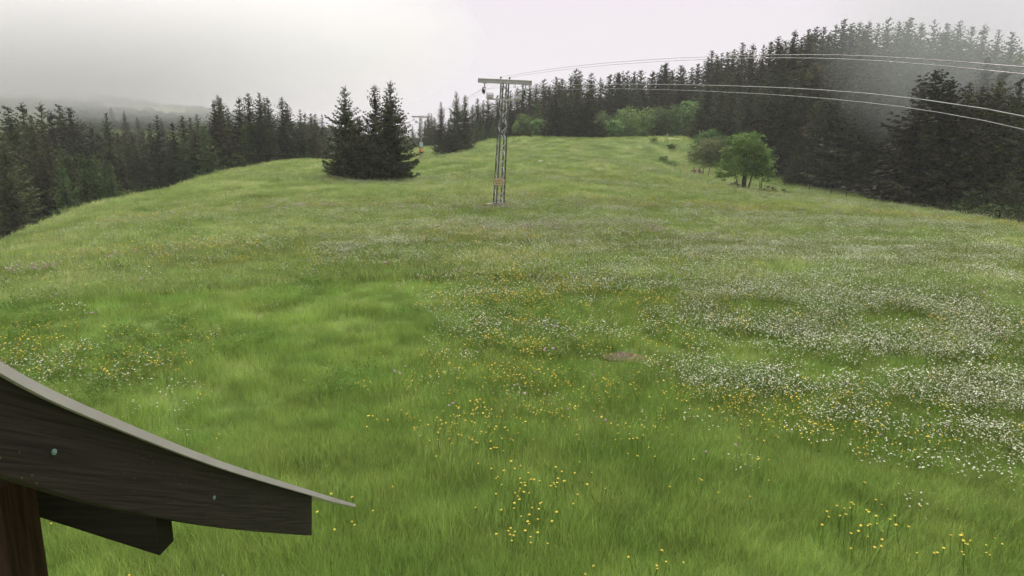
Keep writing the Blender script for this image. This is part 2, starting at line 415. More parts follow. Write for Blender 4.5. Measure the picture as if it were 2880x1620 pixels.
def spruce_meshes(name, H, base_r, seed, needle, droop=0.25, gap=0.0, bare=0.06, dens=1.0, power=0.85):
    """crown of drooping twig sprays on whorled branches + tapered trunk; H metres tall, base at z 0"""
    g = np.random.default_rng(seed)
    V = []; Q = []; cnt = 0
    sticks = MB()
    z = H * bare
    while z < H * 0.985:
        f = z / H
        rr = base_r * (1 - f) ** power * (0.90 + 0.14 * math.sin(f * 17 + seed)) + 0.06
        if f < 0.12: rr *= 0.75 + 2 * f
        nb = int(g.integers(5, 8)) if f < 0.85 else int(g.integers(4, 6))
        ph = g.uniform(0, 6.28)
        for k in range(nb):
            if g.random() < gap * (0.4 + f): continue
            a = ph + 6.283 * k / nb + g.normal(0, 0.22)
            L = rr * g.uniform(0.66, 1.16)
            if g.random() < 0.12: L *= 1.18
            ns = max(3, int(L / 0.26 * dens))
            t = np.linspace(0.10, 1.0, ns)
            # arching branch: top ones rise, low ones sag and turn up at the tip
            rise = 0.55 * f ** 1.5 - droop * (1 - f)
            zz = z + L * (rise * t + 0.16 * t ** 3 - 0.10 * np.sin(t * 3.1)) + g.normal(0, 0.17)
            dx, dy = math.cos(a), math.sin(a)
            bx = dx * L * t; by = dy * L * t
            C = np.stack([bx, by, zz], -1)
            if L > 0.7:
                sticks.tube([(0, 0, z), tuple(C[ns // 2]), tuple(C[-1])], [0.035, 0.02, 0.006], 3, cap=False)
            # twigs: two side sprays, one hanging
            for side in (-1, 1, 0, 2):
                m = len(C)
                fw = np.array([dx, dy, rise * 0.5])
                sd = np.array([-dy, dx, 0.0])
                ln = (0.10 + 0.20 * (1 - f) + 0.24 * L * (1 - 0.75 * t)) * g.uniform(0.7, 1.25, m)
                if side == 0:
                    d = norm(fw * 0.5 + np.array([0, 0, -1.0]) + g.normal(0, 0.3, (m, 3)))
                    ln = ln * 0.75
                elif side == 2:
                    d = norm(fw + np.array([0, 0, 0.15]) + g.normal(0, 0.25, (m, 3)))
                    ln = ln * 0.8
                else:
                    d = norm(fw * 0.75 + sd * side * 0.85 + np.array([0, 0, -0.28]) + g.normal(0, 0.16, (m, 3)))
                up = norm(np.cross(d, g.normal(0, 1, (m, 3))))
                w = (0.05 + 0.035 * g.random(m))[:, None] * (1.0 + 0.95 * (H > 9)) * (1.05 - 0.5 * f)
                p0 = C + g.normal(0, 0.03, (m, 3)); p2 = p0 + d * ln[:, None]
                pm = p0 + d * ln[:, None] * 0.45 + np.array([0, 0, 0.02])
                V.append(np.stack([p0, pm + up * w, p2, pm - up * w], 1).reshape(-1, 3))
                Q.append(np.arange(m * 4).reshape(m, 4) + cnt); cnt += m * 4
        z += (0.24 + 0.14 * (1 - f)) * (0.75 + 0.5 * g.random()) / dens * (1.0 if H > 6 else 0.7)
    # leader
    m = 10
    p0 = np.stack([np.zeros(m), np.zeros(m), np.linspace(H * 0.95, H * 0.995, m)], -1)
    d = norm(np.stack([g.normal(0, 0.5, m), g.normal(0, 0.5, m), np.full(m, 0.9)], -1))
    up = norm(np.cross(d, g.normal(0, 1, (m, 3))))
    V.append(np.stack([p0, p0 + d * 0.12 + up * 0.04, p0 + d * 0.3, p0 + d * 0.12 - up * 0.04], 1).reshape(-1, 3))
    Q.append(np.arange(m * 4).reshape(m, 4) + cnt); cnt += m * 4
    crown = mesh_np(name + '_crown', np.concatenate(V), np.concatenate(Q), needle)
    sticks.tube([(0, 0, -0.6), (0, 0, H * 0.02), (0, 0, H * 0.35), (0, 0, H * 0.7), (0, 0, H * 0.99)],
                [0.018 * H + 0.05, 0.014 * H + 0.04, 0.010 * H + 0.03, 0.006 * H + 0.02, 0.008], 7)
    trunk = sticks.mesh(name + '_trunk', M['bark'], False)
    return crown, trunk, H

SPR = {
    'tall1': spruce_meshes('spruce_a', 16, 3.6, 11, M['spruce'], 0.36, 0.10, 0.06, 1.0, 0.78),
    'tall2': spruce_meshes('spruce_b', 16, 3.4, 12, M['spruce_brown'], 0.40, 0.18, 0.09, 1.0, 0.78),
    'tall3': spruce_meshes('spruce_c', 16, 4.1, 13, M['spruce'], 0.32, 0.14, 0.05, 1.0, 0.8),
    'tall4': spruce_meshes('spruce_d', 16, 3.0, 14, M['spruce_brown'], 0.44, 0.22, 0.12, 1.0, 0.78),
    'tall5': spruce_meshes('spruce_e', 16, 3.8, 15, M['spruce'], 0.30, 0.34, 0.08, 0.9, 0.88),
    'wide1': spruce_meshes('spruce_f', 12, 3.7, 16, M['spruce'], 0.28, 0.06, 0.03, 1.1, 0.74),
    'wide2': spruce_meshes('spruce_g', 12, 3.4, 17, M['spruce_brown'], 0.32, 0.10, 0.03, 1.1, 0.76),
    'young1': spruce_meshes('spruce_h', 5, 1.4, 18, M['spruce_young'], 0.10, 0.0, 0.02, 1.1, 0.75),
    'young2': spruce_meshes('spruce_i', 5, 1.2, 19, M['spruce_young'], 0.15, 0.05, 0.02, 1.1, 0.75),
}
LOOK = {'tall1': 'dense dark green spruce', 'tall2': 'brownish spruce', 'tall3': 'broad skirted dark spruce', 'tall4': 'narrow brownish spruce',
        'tall5': 'ragged thin topped spruce', 'wide1': 'bushy dark green spruce', 'wide2': 'bushy brownish spruce', 'young1': 'bright green young spruce', 'young2': 'narrow young spruce'}

def spruce(kind, x, y, h, label, group=None, width=1.0, tilt=0.0):
    crown, trunk, H = SPR[kind]
    e = empty('spruce_tree', (x, y, g1(x, y)), random.uniform(0, 6.28))
    s = h / H
    e.scale = (s * width, s * width, s)
    if tilt: e.rotation_euler[1] = tilt
    tag(e, label, 'spruce', group)
    link(bpy.data.objects.new('trunk', trunk), e)
    link(bpy.data.objects.new('crown', crown), e)
    return e

def spruce_px(kind, u, vtop, Y, label, group=None, width=1.0):
    t = at(u, vtop, Y)
    h = max(2.0, t[2] - g1(t[0], t[1]))
    return spruce(kind, t[0], t[1], h, label, group, width)

# ------------------------------------------------------------------ broadleaf trees and bushes
def leaf_quads(C, size, g, flat=0.5):
    m = len(C)
    d = norm(g.normal(0, 1, (m, 3)) * np.array([1, 1, flat]))
    up = norm(np.cross(d, g.normal(0, 1, (m, 3)) + np.array([0, 0, 0.8])))
    sz = (size * g.uniform(0.6, 1.3, m))[:, None]
    V = np.stack([C - d * sz * 0.5, C + up * sz * 0.30, C + d * sz * 0.55, C - up * sz * 0.30], 1).reshape(-1, 3)
    return V, np.arange(m * 4).reshape(m, 4)

def crown_points(lobes, n, g, shell=0.55):
    """points gathered into small clumps through the volume of ellipsoid lobes (cx,cy,cz,rx,ry,rz)"""
    vol = np.array([l[3] * l[4] * l[5] for l in lobes]) ** 0.75
    out = []
    for l, w in zip(lobes, vol / vol.sum()):
        nc = max(6, int(n * w / 22))
        d = norm(g.normal(0, 1, (nc, 3)))
        r = (shell + (1 - shell) * g.random(nc) ** 0.6)
        c = np.array(l[:3]) + d * r[:, None] * np.array(l[3:])
        cs = 0.11 * (l[3] + l[4] + l[5])
        p = c[:, None, :] + g.normal(0, 1, (nc, 22, 3)) * cs * np.array([0.55, 0.55, 0.28])
        out.append(p.reshape(-1, 3))
    return np.concatenate(out)

def broad_tree(name, x, y, lobes, nleaf, size, leafmat, stems, label, cat, group=None, seed=1, parts=('trunk', 'crown')):
    g = np.random.default_rng(seed)
    e = empty(name, (x, y, g1(x, y)))
    tag(e, label, cat, group)
    C = crown_points(lobes, nleaf, g)
    C = C[C[:, 2] > 0.05]
    Vv, Q = leaf_quads(C, size, g)
    tr = MB()
    for (bx, by, tx, ty, tz, r) in stems:
        mid = ((bx * 0.55 + tx * 0.45) + g.normal(0, 0.08), (by * 0.55 + ty * 0.45) + g.normal(0, 0.08), tz * 0.5)
        tr.tube([(bx, by, -0.3), (bx + 0.02, by, 0.1), mid, (tx, ty, tz)], [r * 1.3, r, r * 0.7, r * 0.25], 6)
        for k in range(5):
            q = Vector(mid).lerp(Vector((tx, ty, tz)), g.uniform(0.0, 0.8))
            l = lobes[int(g.integers(len(lobes)))]
            e2 = Vector(l[:3]) + Vector(norm(g.normal(0, 1, 3))) * 0.5 * min(l[3:])
            tr.tube([q, (q + e2) / 2 + Vector((0, 0, 0.1)), e2], [r * 0.4, r * 0.25, r * 0.08], 4, cap=False)
    tr.build(parts[0], M['bark'], e)
    link(bpy.data.objects.new(parts[1], mesh_np(name + '_' + parts[1], Vv, Q, leafmat)), e)
    return e

# ------------------------------------------------------------------ trees: centre and left
CL = 'spruces of the dense clump left of the near pylon'
spruce_px('wide1', 968, 250, 75, 'broad dark spruce, leftmost of the clump left of the near pylon', CL, 1.12)
spruce_px('wide2', 1053, 240, 77, 'slender topped spruce in the middle of the clump left of the near pylon', CL, 0.98)
spruce_px('wide1', 1098, 237, 73, 'tallest bushy spruce, rightmost of the clump left of the near pylon', CL, 1.1)
spruce_px('tall3', 1086, 254, 79, 'thin spruce top close behind the tallest spruce of the centre clump', CL, 0.7)
spruce_px('wide2', 1010, 330, 72.5, 'low spruce filling the foot of the centre clump', CL, 1.6)

CM = 'spruces of the small group between the two pylons'
spruce_px('tall3', 1240, 287, 137, 'spindly spruce at the left end of the group between the two pylons', CM, 0.9)
spruce_px('wide1', 1283, 261, 134, 'tallest spruce of the group between the two pylons', CM, 0.85)
spruce_px('wide2', 1308, 267, 135, 'bushy spruce at the right end of the group between the two pylons', CM, 0.85)
spruce_px('wide2', 1262, 335, 132, 'low bushy spruce at the foot of the group between the two pylons', CM, 1.3)

kinds_t = ['tall1', 'tall2', 'tall3', 'tall4', 'tall5']
LS = 'tall spruces on the skyline of the left wood'
LSL = 'tall dark spruce standing against the cloud on the left wood skyline'
left_sky = [(440, 325, 92), (483, 341, 95), (512, 326, 97), (534, 332, 100), (553, 322, 96), (600, 282, 98), (612, 268, 99), (619, 277, 103),
            (640, 304, 108), (671, 273, 104), (697, 262, 103), (728, 262, 101), (743, 277, 107), (752, 272, 108), (792, 273, 106), (806, 291, 112),
            (843, 308, 118), (856, 317, 122), (874, 319, 124), (886, 322, 126), (905, 323, 128)]
for i, (u, v, Y) in enumerate(left_sky):
    k = ['tall5', 'tall4', 'tall2', 'tall1'][i % 4]
    spruce_px(k, u, v, Y, LOOK[k] + ' on the left wood skyline, ' + ('low left stretch' if u < 580 else 'first tall peak' if u < 650 else 'highest middle peaks' if u < 770 else 'lower right stretch'), LS, random.uniform(1.15, 1.6))
spruce_px('tall1', 298, 319, 88, 'dark spruce rising alone above the low left end of the wood', None, 0.9)
LD = 'spruces in the shaded far left of the wood'
for (u, v, Y) in [(112, 262, 100), (140, 285, 88), (164, 270, 98), (194, 276, 96), (60, 262, 92), (20, 275, 85), (85, 300, 78), (180, 330, 84), (225, 345, 86),
                  (255, 360, 90), (330, 372, 110), (350, 368, 112), (369, 368, 110), (400, 364, 105), (420, 350, 100), (315, 380, 96), (275, 372, 100), (40, 340, 70), (130, 352, 74), (5, 350, 64)]:
    v += 26 if u < 230 else 0
    k = random.choice(kinds_t)
    spruce_px(k, u, v, Y, LOOK[k] + (' at the extreme left edge of the picture' if u < 100 else ' in the gloomy far left end of the wood' if u < 240 else ' in the dip of the left wood below the hillside'), LD, random.uniform(1.3, 1.7))
LF = 'smaller spruces filling the lower edge of the left wood'
for i in range(46):
    u = 60 + i * 18.5 + random.uniform(-12, 12)
    Y = 66 + (u - 60) * 0.047 + random.uniform(2, 14)
    v = np.interp(u, [0, 300, 450, 600, 760, 900], [470, 440, 420, 380, 375, 385]) + random.uniform(-35, 35)
    k = random.choice(['wide1', 'wide2', 'tall1', 'young1', 'tall2'])
    spruce_px(k, u, v, Y, LOOK[k] + ' low at the left wood edge, ' + ('far left' if u < 240 else 'below the misty hillside' if u < 430 else 'below its first peak' if u < 650 else 'towards the centre clump'), LF, random.uniform(1.0, 1.35))
YL = 'bright young spruces behind the left brow'
for (u, v, Y) in [(231, 436, 64), (265, 440, 65), (309, 462, 66), (172, 462, 61)]:
    spruce_px('young1', u, v, Y, 'bright green young spruce poking over the left brow', YL, 0.9)
# leafy undergrowth along the left edge
UG = 'leafy bushes under the left wood'
for i, u in enumerate(np.linspace(330, 860, 15)):
    Y = 66 + (u - 60) * 0.047 + 3 + random.uniform(0, 3)
    v = np.interp(u, [300, 450, 600, 760, 900], [530, 500, 450, 425, 430]) + random.uniform(-14, 10)
    t = at(u, v, Y); h = max(1.6, t[2] - g1(t[0], t[1]))
    broad_tree('leafy_bush', t[0], t[1], [(0, 0, h * 0.5, 1.8, 1.6, h * 0.52), (0.9, 0.3, h * 0.38, 1.3, 1.2, h * 0.38), (-0.9, -0.2, h * 0.4, 1.2, 1.2, h * 0.42)],
               1500, 0.26, M['leaf_shaded'] if i % 3 else M['leaf_blue'], [(0, 0, 0, 0, h * 0.7, 0.06), (0.2, 0, 0.8, 0.2, h * 0.5, 0.04)],
               'low leafy bush under the left wood, ' + ('far left along the brow' if u < 430 else 'below the first spruce peak' if u < 560 else 'below the middle spruce peaks' if u < 720 else 'nearest the centre clump'), 'bush', UG, 100 + i, ('stem', 'foliage'))

# ------------------------------------------------------------------ trees: behind the crest and right forest
BC = 'spruces behind the crest by the near pylon'
for (u, v, Y) in [(1205, 319, 175), (1213, 319, 178), (1222, 330, 170), (1329, 295, 160), (1343, 277, 158), (1359, 283, 162), (1372, 273, 155), (1399, 268, 160), (1420, 262, 165), (1436, 255, 160),
                  (1455, 246, 158), (1470, 238, 162), (1490, 232, 165), (1508, 236, 160), (1385, 300, 166), (1352, 320, 170), (1195, 340, 185), (1180, 345, 190), (1160, 352, 195)]:
    k = random.choice(kinds_t)
    spruce_px(k, u, v, Y, LOOK[k] + ' behind the crest, ' + ('beside the middle pylon' if u < 1230 else 'left of the near pylon' if u < 1400 else 'directly right of the near pylon'), BC, random.uniform(1.2, 1.7))
def AREA(u):
    return ('just right of the pylon' if u < 1680 else 'above the broadleaf trees' if u < 1960 else 'above the round tree' if u < 2180
            else 'right of the round tree' if u < 2420 else 'in the dim right part' if u < 2680 else 'at the far right edge')
RS = 'spruces along the right forest skyline'
sky = [(1530, 224), (1565, 216), (1581, 221), (1605, 213), (1631, 200), (1663, 207), (1690, 219), (1715, 209), (1739, 209), (1753, 200), (1765, 201), (1785, 201), (1803, 197),
       (1836, 198), (1860, 184), (1873, 181), (1891, 197), (1915, 184), (1923, 187), (1947, 190), (1964, 180), (1993, 163), (2003, 142), (2017, 150), (2031, 150), (2047, 148),
       (2065, 140), (2090, 119), (2119, 122), (2149, 126), (2169, 118), (2190, 103), (2210, 114), (2237, 83), (2256, 105), (2275, 83), (2297, 76), (2318, 76), (2335, 90), (2351, 70), (2376, 55), (2397, 66),
       (2420, 62), (2445, 58), (2470, 66), (2500, 52), (2530, 60), (2560, 50), (2595, 62), (2630, 55), (2665, 68), (2700, 60), (2735, 75), (2770, 70), (2810, 85), (2848, 91), (2872, 135)]
for i, (u, v) in enumerate(sky):
    Y = np.interp(u, [1500, 1900, 2100, 2300, 2600, 2880], [170, 175, 160, 140, 118, 100])
    Y += random.uniform(-6, 6)
    spruce_px(kinds_t[i % 5], u, v, Y, LOOK[kinds_t[i % 5]] + ' on the right forest skyline, ' + AREA(u), RS, random.uniform(1.15, 1.9))
RF = 'spruces massed in the right forest'
for row, (dv, dY) in enumerate([(45, -14), (95, -26), (150, -38)]):
    u = 1545 + row * 13
    while u < 2900:
        Y = np.interp(u, [1500, 1900, 2100, 2300, 2600, 2880], [170, 175, 160, 140, 118, 100]) + dY * (1.0 if u > 1950 else 0.45) + random.uniform(-4, 4)
        vt = np.interp(u, [s[0] for s in sky], [s[1] for s in sky]) + dv * (1.0 if u > 1950 else 0.5) + random.uniform(-34, 34)
        k = random.choice(kinds_t + ['wide2'])
        spruce_px(k, u, vt, Y, LOOK[k] + (' high' if row == 0 else ' midway' if row == 1 else ' low') + ' in the right forest, ' + AREA(u), RF, random.uniform(1.3, 1.9))
        u += random.uniform(26, 50) * (1.0 if u < 2300 else 1.3)
RE = 'spruces at the front edge of the right forest'
edge = [(1562, 262, 141, 'wide1'), (1590, 250, 143, 'tall1'), (1625, 245, 142, 'wide2'), (1655, 262, 141, 'wide1'), (1992, 236, 128, 'tall1'), (2030, 215, 124, 'tall3'), (2060, 240, 120, 'tall2'),
        (2110, 225, 114, 'tall1'), (2150, 235, 112, 'tall2'), (2185, 250, 109, 'wide2'), (2215, 240, 107, 'tall1'), (2260, 262, 104, 'tall3'), (2300, 285, 101, 'wide2'),
        (2390, 270, 99, 'tall1'), (2440, 290, 100, 'tall2'), (2480, 240, 104, 'tall1'), (2540, 250, 98, 'tall4'), (2590, 260, 92, 'tall3'), (2640, 250, 86, 'tall1'),
        (2700, 240, 82, 'tall2'), (2750, 260, 76, 'tall1'), (2800, 250, 74, 'tall5'), (2850, 270, 70, 'tall1'), (2900, 250, 68, 'tall3'),
        (2240, 420, 97, 'wide1'), (2275, 430, 97, 'young2'), (2440, 420, 93, 'wide2'), (2480, 450, 92, 'wide1'), (2600, 430, 83, 'wide2'), (2660, 440, 80, 'wide1'), (2720, 455, 74, 'wide2'), (2790, 470, 67, 'wide1'), (2850, 480, 62, 'wide2')]
for (u, v, Y, k) in edge:
    spruce_px(k, u, v, Y, LOOK[k] + ' at the right forest front edge, ' + AREA(u), RE, random.uniform(1.15, 1.5))
spruce_px('tall3', 2335, 290, 94, 'spruce with pale drooping branch tips jutting out at the right forest foot', None, 1.1)
spruce_px('young2', 1903, 322, 133, 'narrow young dark spruce among the pale green broadleaf trees on the crest')
spruce_px('young1', 1512, 287, 147, 'fresh green young spruce right of the near pylon lattice', None, 1.1)
YC = 'small green spruces on the crest left of the near pylon'
for (u, v, Y) in [(1340, 345, 144), (1359, 352, 143), (1388, 345, 144), (1322, 360, 145)]:
    spruce_px('young1', u, v, Y, 'small bright green spruce on the crest just left of the near pylon', YC, 1.1)

BT = 'broadleaf trees along the crest'
names = ['pale green broadleaf tree on the crest, immediately right of the near pylon', 'second low broadleaf tree right of the near pylon on the crest',
         'rounded pale broadleaf tree right of the dark crest spruces', 'large domed broadleaf tree at the left of the crest row', 'large domed broadleaf tree in the middle of the crest row',
         'broadleaf tree right of the middle of the crest row', 'tall broadleaf tree behind the narrow young spruce on the crest', 'tallest pale broadleaf tree at the right end of the crest row',
         'dark leafy tree directly behind the reddish bush', 'small low broadleaf tree at the foot of the crest row']
bl = [(1473, 322, 146, 3.0), (1514, 335, 144, 2.6), (1697, 314, 145, 3.2), (1765, 300, 146, 3.8), (1812, 303, 144, 3.6), (1850, 301, 145, 3.4), (1900, 294, 144, 3.6), (1947, 279, 142, 3.2), (2002, 362, 118, 3.6), (1725, 335, 143, 3.0)]
for i, ((u, v, Y, r), nm) in enumerate(zip(bl, names)):
    t = at(u, v, Y); h = t[2] - g1(t[0], t[1])
    g = np.random.default_rng(300 + i)
    lobes = [(0, 0, h * 0.62, r * 0.75, r * 0.75, h * 0.38)]
    for k in range(6):
        a = k * 1.05 + g.uniform(0, 0.6)
        lobes.append((math.cos(a) * r * 0.55, math.sin(a) * r * 0.55, h * g.uniform(0.22, 0.66), r * g.uniform(0.38, 0.55), r * g.uniform(0.38, 0.55), h * g.uniform(0.16, 0.26)))
    broad_tree('broadleaf_tree', t[0], t[1], lobes, 4200, 0.36, M['leaf_blue'], [(0, 0, 0.1, 0, h * 0.75, 0.14), (0.2, 0, 0.8, 0.3, h * 0.6, 0.1)], nm, 'tree', BT, 300 + i)

# reddish bush and the round multi-stemmed tree
t = at(2000, 386, 113); h = t[2] - g1(t[0], t[1])
broad_tree('reddish_bush', t[0], t[1], [(0, 0, h * 0.6, 2.3, 1.8, h * 0.4), (-1.9, 0, h * 0.42, 1.7, 1.5, h * 0.32), (1.8, 0.2, h * 0.5, 1.7, 1.5, h * 0.36), (-3.0, 0.3, h * 0.3, 1.1, 1, h * 0.22), (0.4, -0.5, h * 0.35, 2.4, 1.5, h * 0.28)],
           5200, 0.28, M['leaf_red'], [(0, 0, 0.2, 0, h * 0.7, 0.09), (-0.3, 0, -1.6, 0, h * 0.5, 0.06), (0.3, 0, 1.5, 0, h * 0.5, 0.06)],
           'reddish green bush left of the round multi-stemmed tree', 'bush', None, 41, ('stem', 'foliage'))
t = at(2103, 370, 83); h = t[2] - g1(t[0], t[1])
rl = [(0.1, 0, h * 0.90, 0.9, 0.9, h * 0.10), (0, 0, h * 0.62, 2.2, 2.1, h * 0.36), (-1.5, -0.4, h * 0.5, 1.8, 1.8, h * 0.30), (1.6, -0.3, h * 0.5, 1.8, 1.9, h * 0.30), (0.2, -1.2, h * 0.55, 2.2, 1.5, h * 0.32),
      (-2.5, 0, h * 0.34, 1.2, 1.4, h * 0.13), (2.7, 0, h * 0.38, 1.25, 1.4, h * 0.16), (0.5, 0.8, h * 0.84, 1.5, 1.5, h * 0.16), (-0.9, -0.4, h * 0.80, 1.4, 1.4, h * 0.17), (2.9, 0.2, h * 0.26, 0.9, 1.0, h * 0.10), (-2.7, -0.2, h * 0.27, 0.9, 1, h * 0.09)]
gr = np.random.default_rng(77)
for k in range(30):
    a_, e_ = gr.uniform(0, 6.28), gr.uniform(-0.35, 1.0)
    q_ = gr.uniform(0.85, 1.2); rl.append((math.cos(a_) * 2.6 * q_ * math.cos(e_), math.sin(a_) * 2.3 * q_ * math.cos(e_), h * (0.58 + 0.34 * q_ * math.sin(e_)), gr.uniform(0.4, 0.9), gr.uniform(0.4, 0.9), gr.uniform(0.25, 0.55)))
broad_tree('round_tree', t[0], t[1], rl, 11000, 0.27, M['leaf'],
           [(-0.25, 0, -0.3, 0, h * 0.75, 0.20), (0.1, 0.1, 0.5, 0, h * 0.8, 0.15), (-0.75, 0, -1.8, 0, h * 0.55, 0.08), (0.4, -0.1, 1.0, -0.2, h * 0.62, 0.10), (0.62, 0.1, 1.8, 0, h * 0.55, 0.07), (0.0, -0.15, 0.0, -0.4, h * 0.7, 0.09), (2.35, 0.2, 2.5, 0.2, h * 0.4, 0.06)],
           'round bright green tree with several dark stems standing alone by the fence', 'tree', None, 42)
# little shrubs scattered on the slope
SH = [('small rounded shrub on the slope above the fence line', 1890, 388, 120, 0.9, 402), ('small dark shrub upper left of the reddish bush', 1868, 418, 112, 0.8, 437), ('sprawling low shrub below the small dark shrub', 1885, 445, 108, 1.5, 466),
      ('low shrub at the foot of the round tree, right of its stems', 2163, 528, 81, 1.1, 548), ('creeping shrub on the bank right of the round tree', 2200, 545, 76, 1.3, 562), ('low bush beside the right fence posts under the forest', 2444, 536, 82, 1.3, 556),
      ('tiny shrub left of the round tree stems', 2068, 512, 87, 0.8, 528), ('little dark bush left of the round tree crown', 2022, 462, 100, 0.9, 484), ('small tuft of bush on the upper slope left of the crest posts', 1838, 396, 124, 0.8, 412)]
for i, (lab, u, v, Y, r, vb) in enumerate(SH):
    t = at(u, v, Y); h = (vb - v) / FPX * Y
    broad_tree('low_shrub', t[0], t[1], [(0, 0, h * 0.5, r * 0.7, r * 0.7, h * 0.55), (r * 0.5, 0.1, h * 0.35, r * 0.5, r * 0.5, h * 0.4), (-r * 0.55, 0, h * 0.3, r * 0.5, r * 0.5, h * 0.35)],
               420, 0.22, M['leaf'] if i % 2 else M['leaf_blue'], [(0, 0, 0, 0, h * 0.6, 0.04), (0.1, 0, r * 0.5, 0, h * 0.4, 0.03)], lab, 'shrub', None, 500 + i, ('stem', 'foliage'))
UR = 'leafy bushes at the foot of the right forest'
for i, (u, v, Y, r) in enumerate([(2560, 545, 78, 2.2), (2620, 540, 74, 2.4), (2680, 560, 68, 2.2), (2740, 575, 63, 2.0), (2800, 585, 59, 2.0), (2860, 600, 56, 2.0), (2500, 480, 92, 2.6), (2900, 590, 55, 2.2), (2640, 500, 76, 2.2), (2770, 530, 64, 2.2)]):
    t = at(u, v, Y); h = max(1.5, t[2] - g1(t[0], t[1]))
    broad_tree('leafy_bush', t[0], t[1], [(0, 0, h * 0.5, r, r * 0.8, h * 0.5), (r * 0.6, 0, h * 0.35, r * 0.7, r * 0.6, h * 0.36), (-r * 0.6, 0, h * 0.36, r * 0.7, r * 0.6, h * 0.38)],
               1800, 0.28, M['leaf_shaded'], [(0, 0, 0, 0, h * 0.7, 0.06), (0.2, 0, 0.8, 0.2, h * 0.5, 0.04)], ['spreading dim', 'dim rounded', 'low dim', 'tall dim'][i % 4] + ' leafy bush at the right forest foot, ' + ('beyond the fence posts' if u < 2600 else 'near the meadow edge' if u < 2760 else 'at the far right'), 'bush', UR, 540 + i, ('stem', 'foliage'))
# far spruces on the cloudy hillside
gh = np.random.default_rng(15)
for i in range(34):
    x = -250 + 190 * gh.random(); y = 215 + 120 * gh.random()
    if fbm(np.array([x / 40.0]), np.array([y / 40.0]), 88, 2)[0] < 0.47: continue
    spruce(['tall1', 'tall2', 'tall3', 'tall4'][i % 4], x, y, gh.uniform(7, 13), 'dim far ' + LOOK[['tall1', 'tall2', 'tall3', 'tall4'][i % 4]] + ' on the misty left hillside', 'far spruces on the misty left hillside', 1.2)
# lone far spruces
for (u, v, Y, lab) in [(348, 312, 250, 'tiny lone spruce on the misty hillside far left'), (385, 330, 235, 'small dim spruce low on the misty hillside far left')]:
    spruce_px('tall1', u, v, Y, lab, None, 0.9)

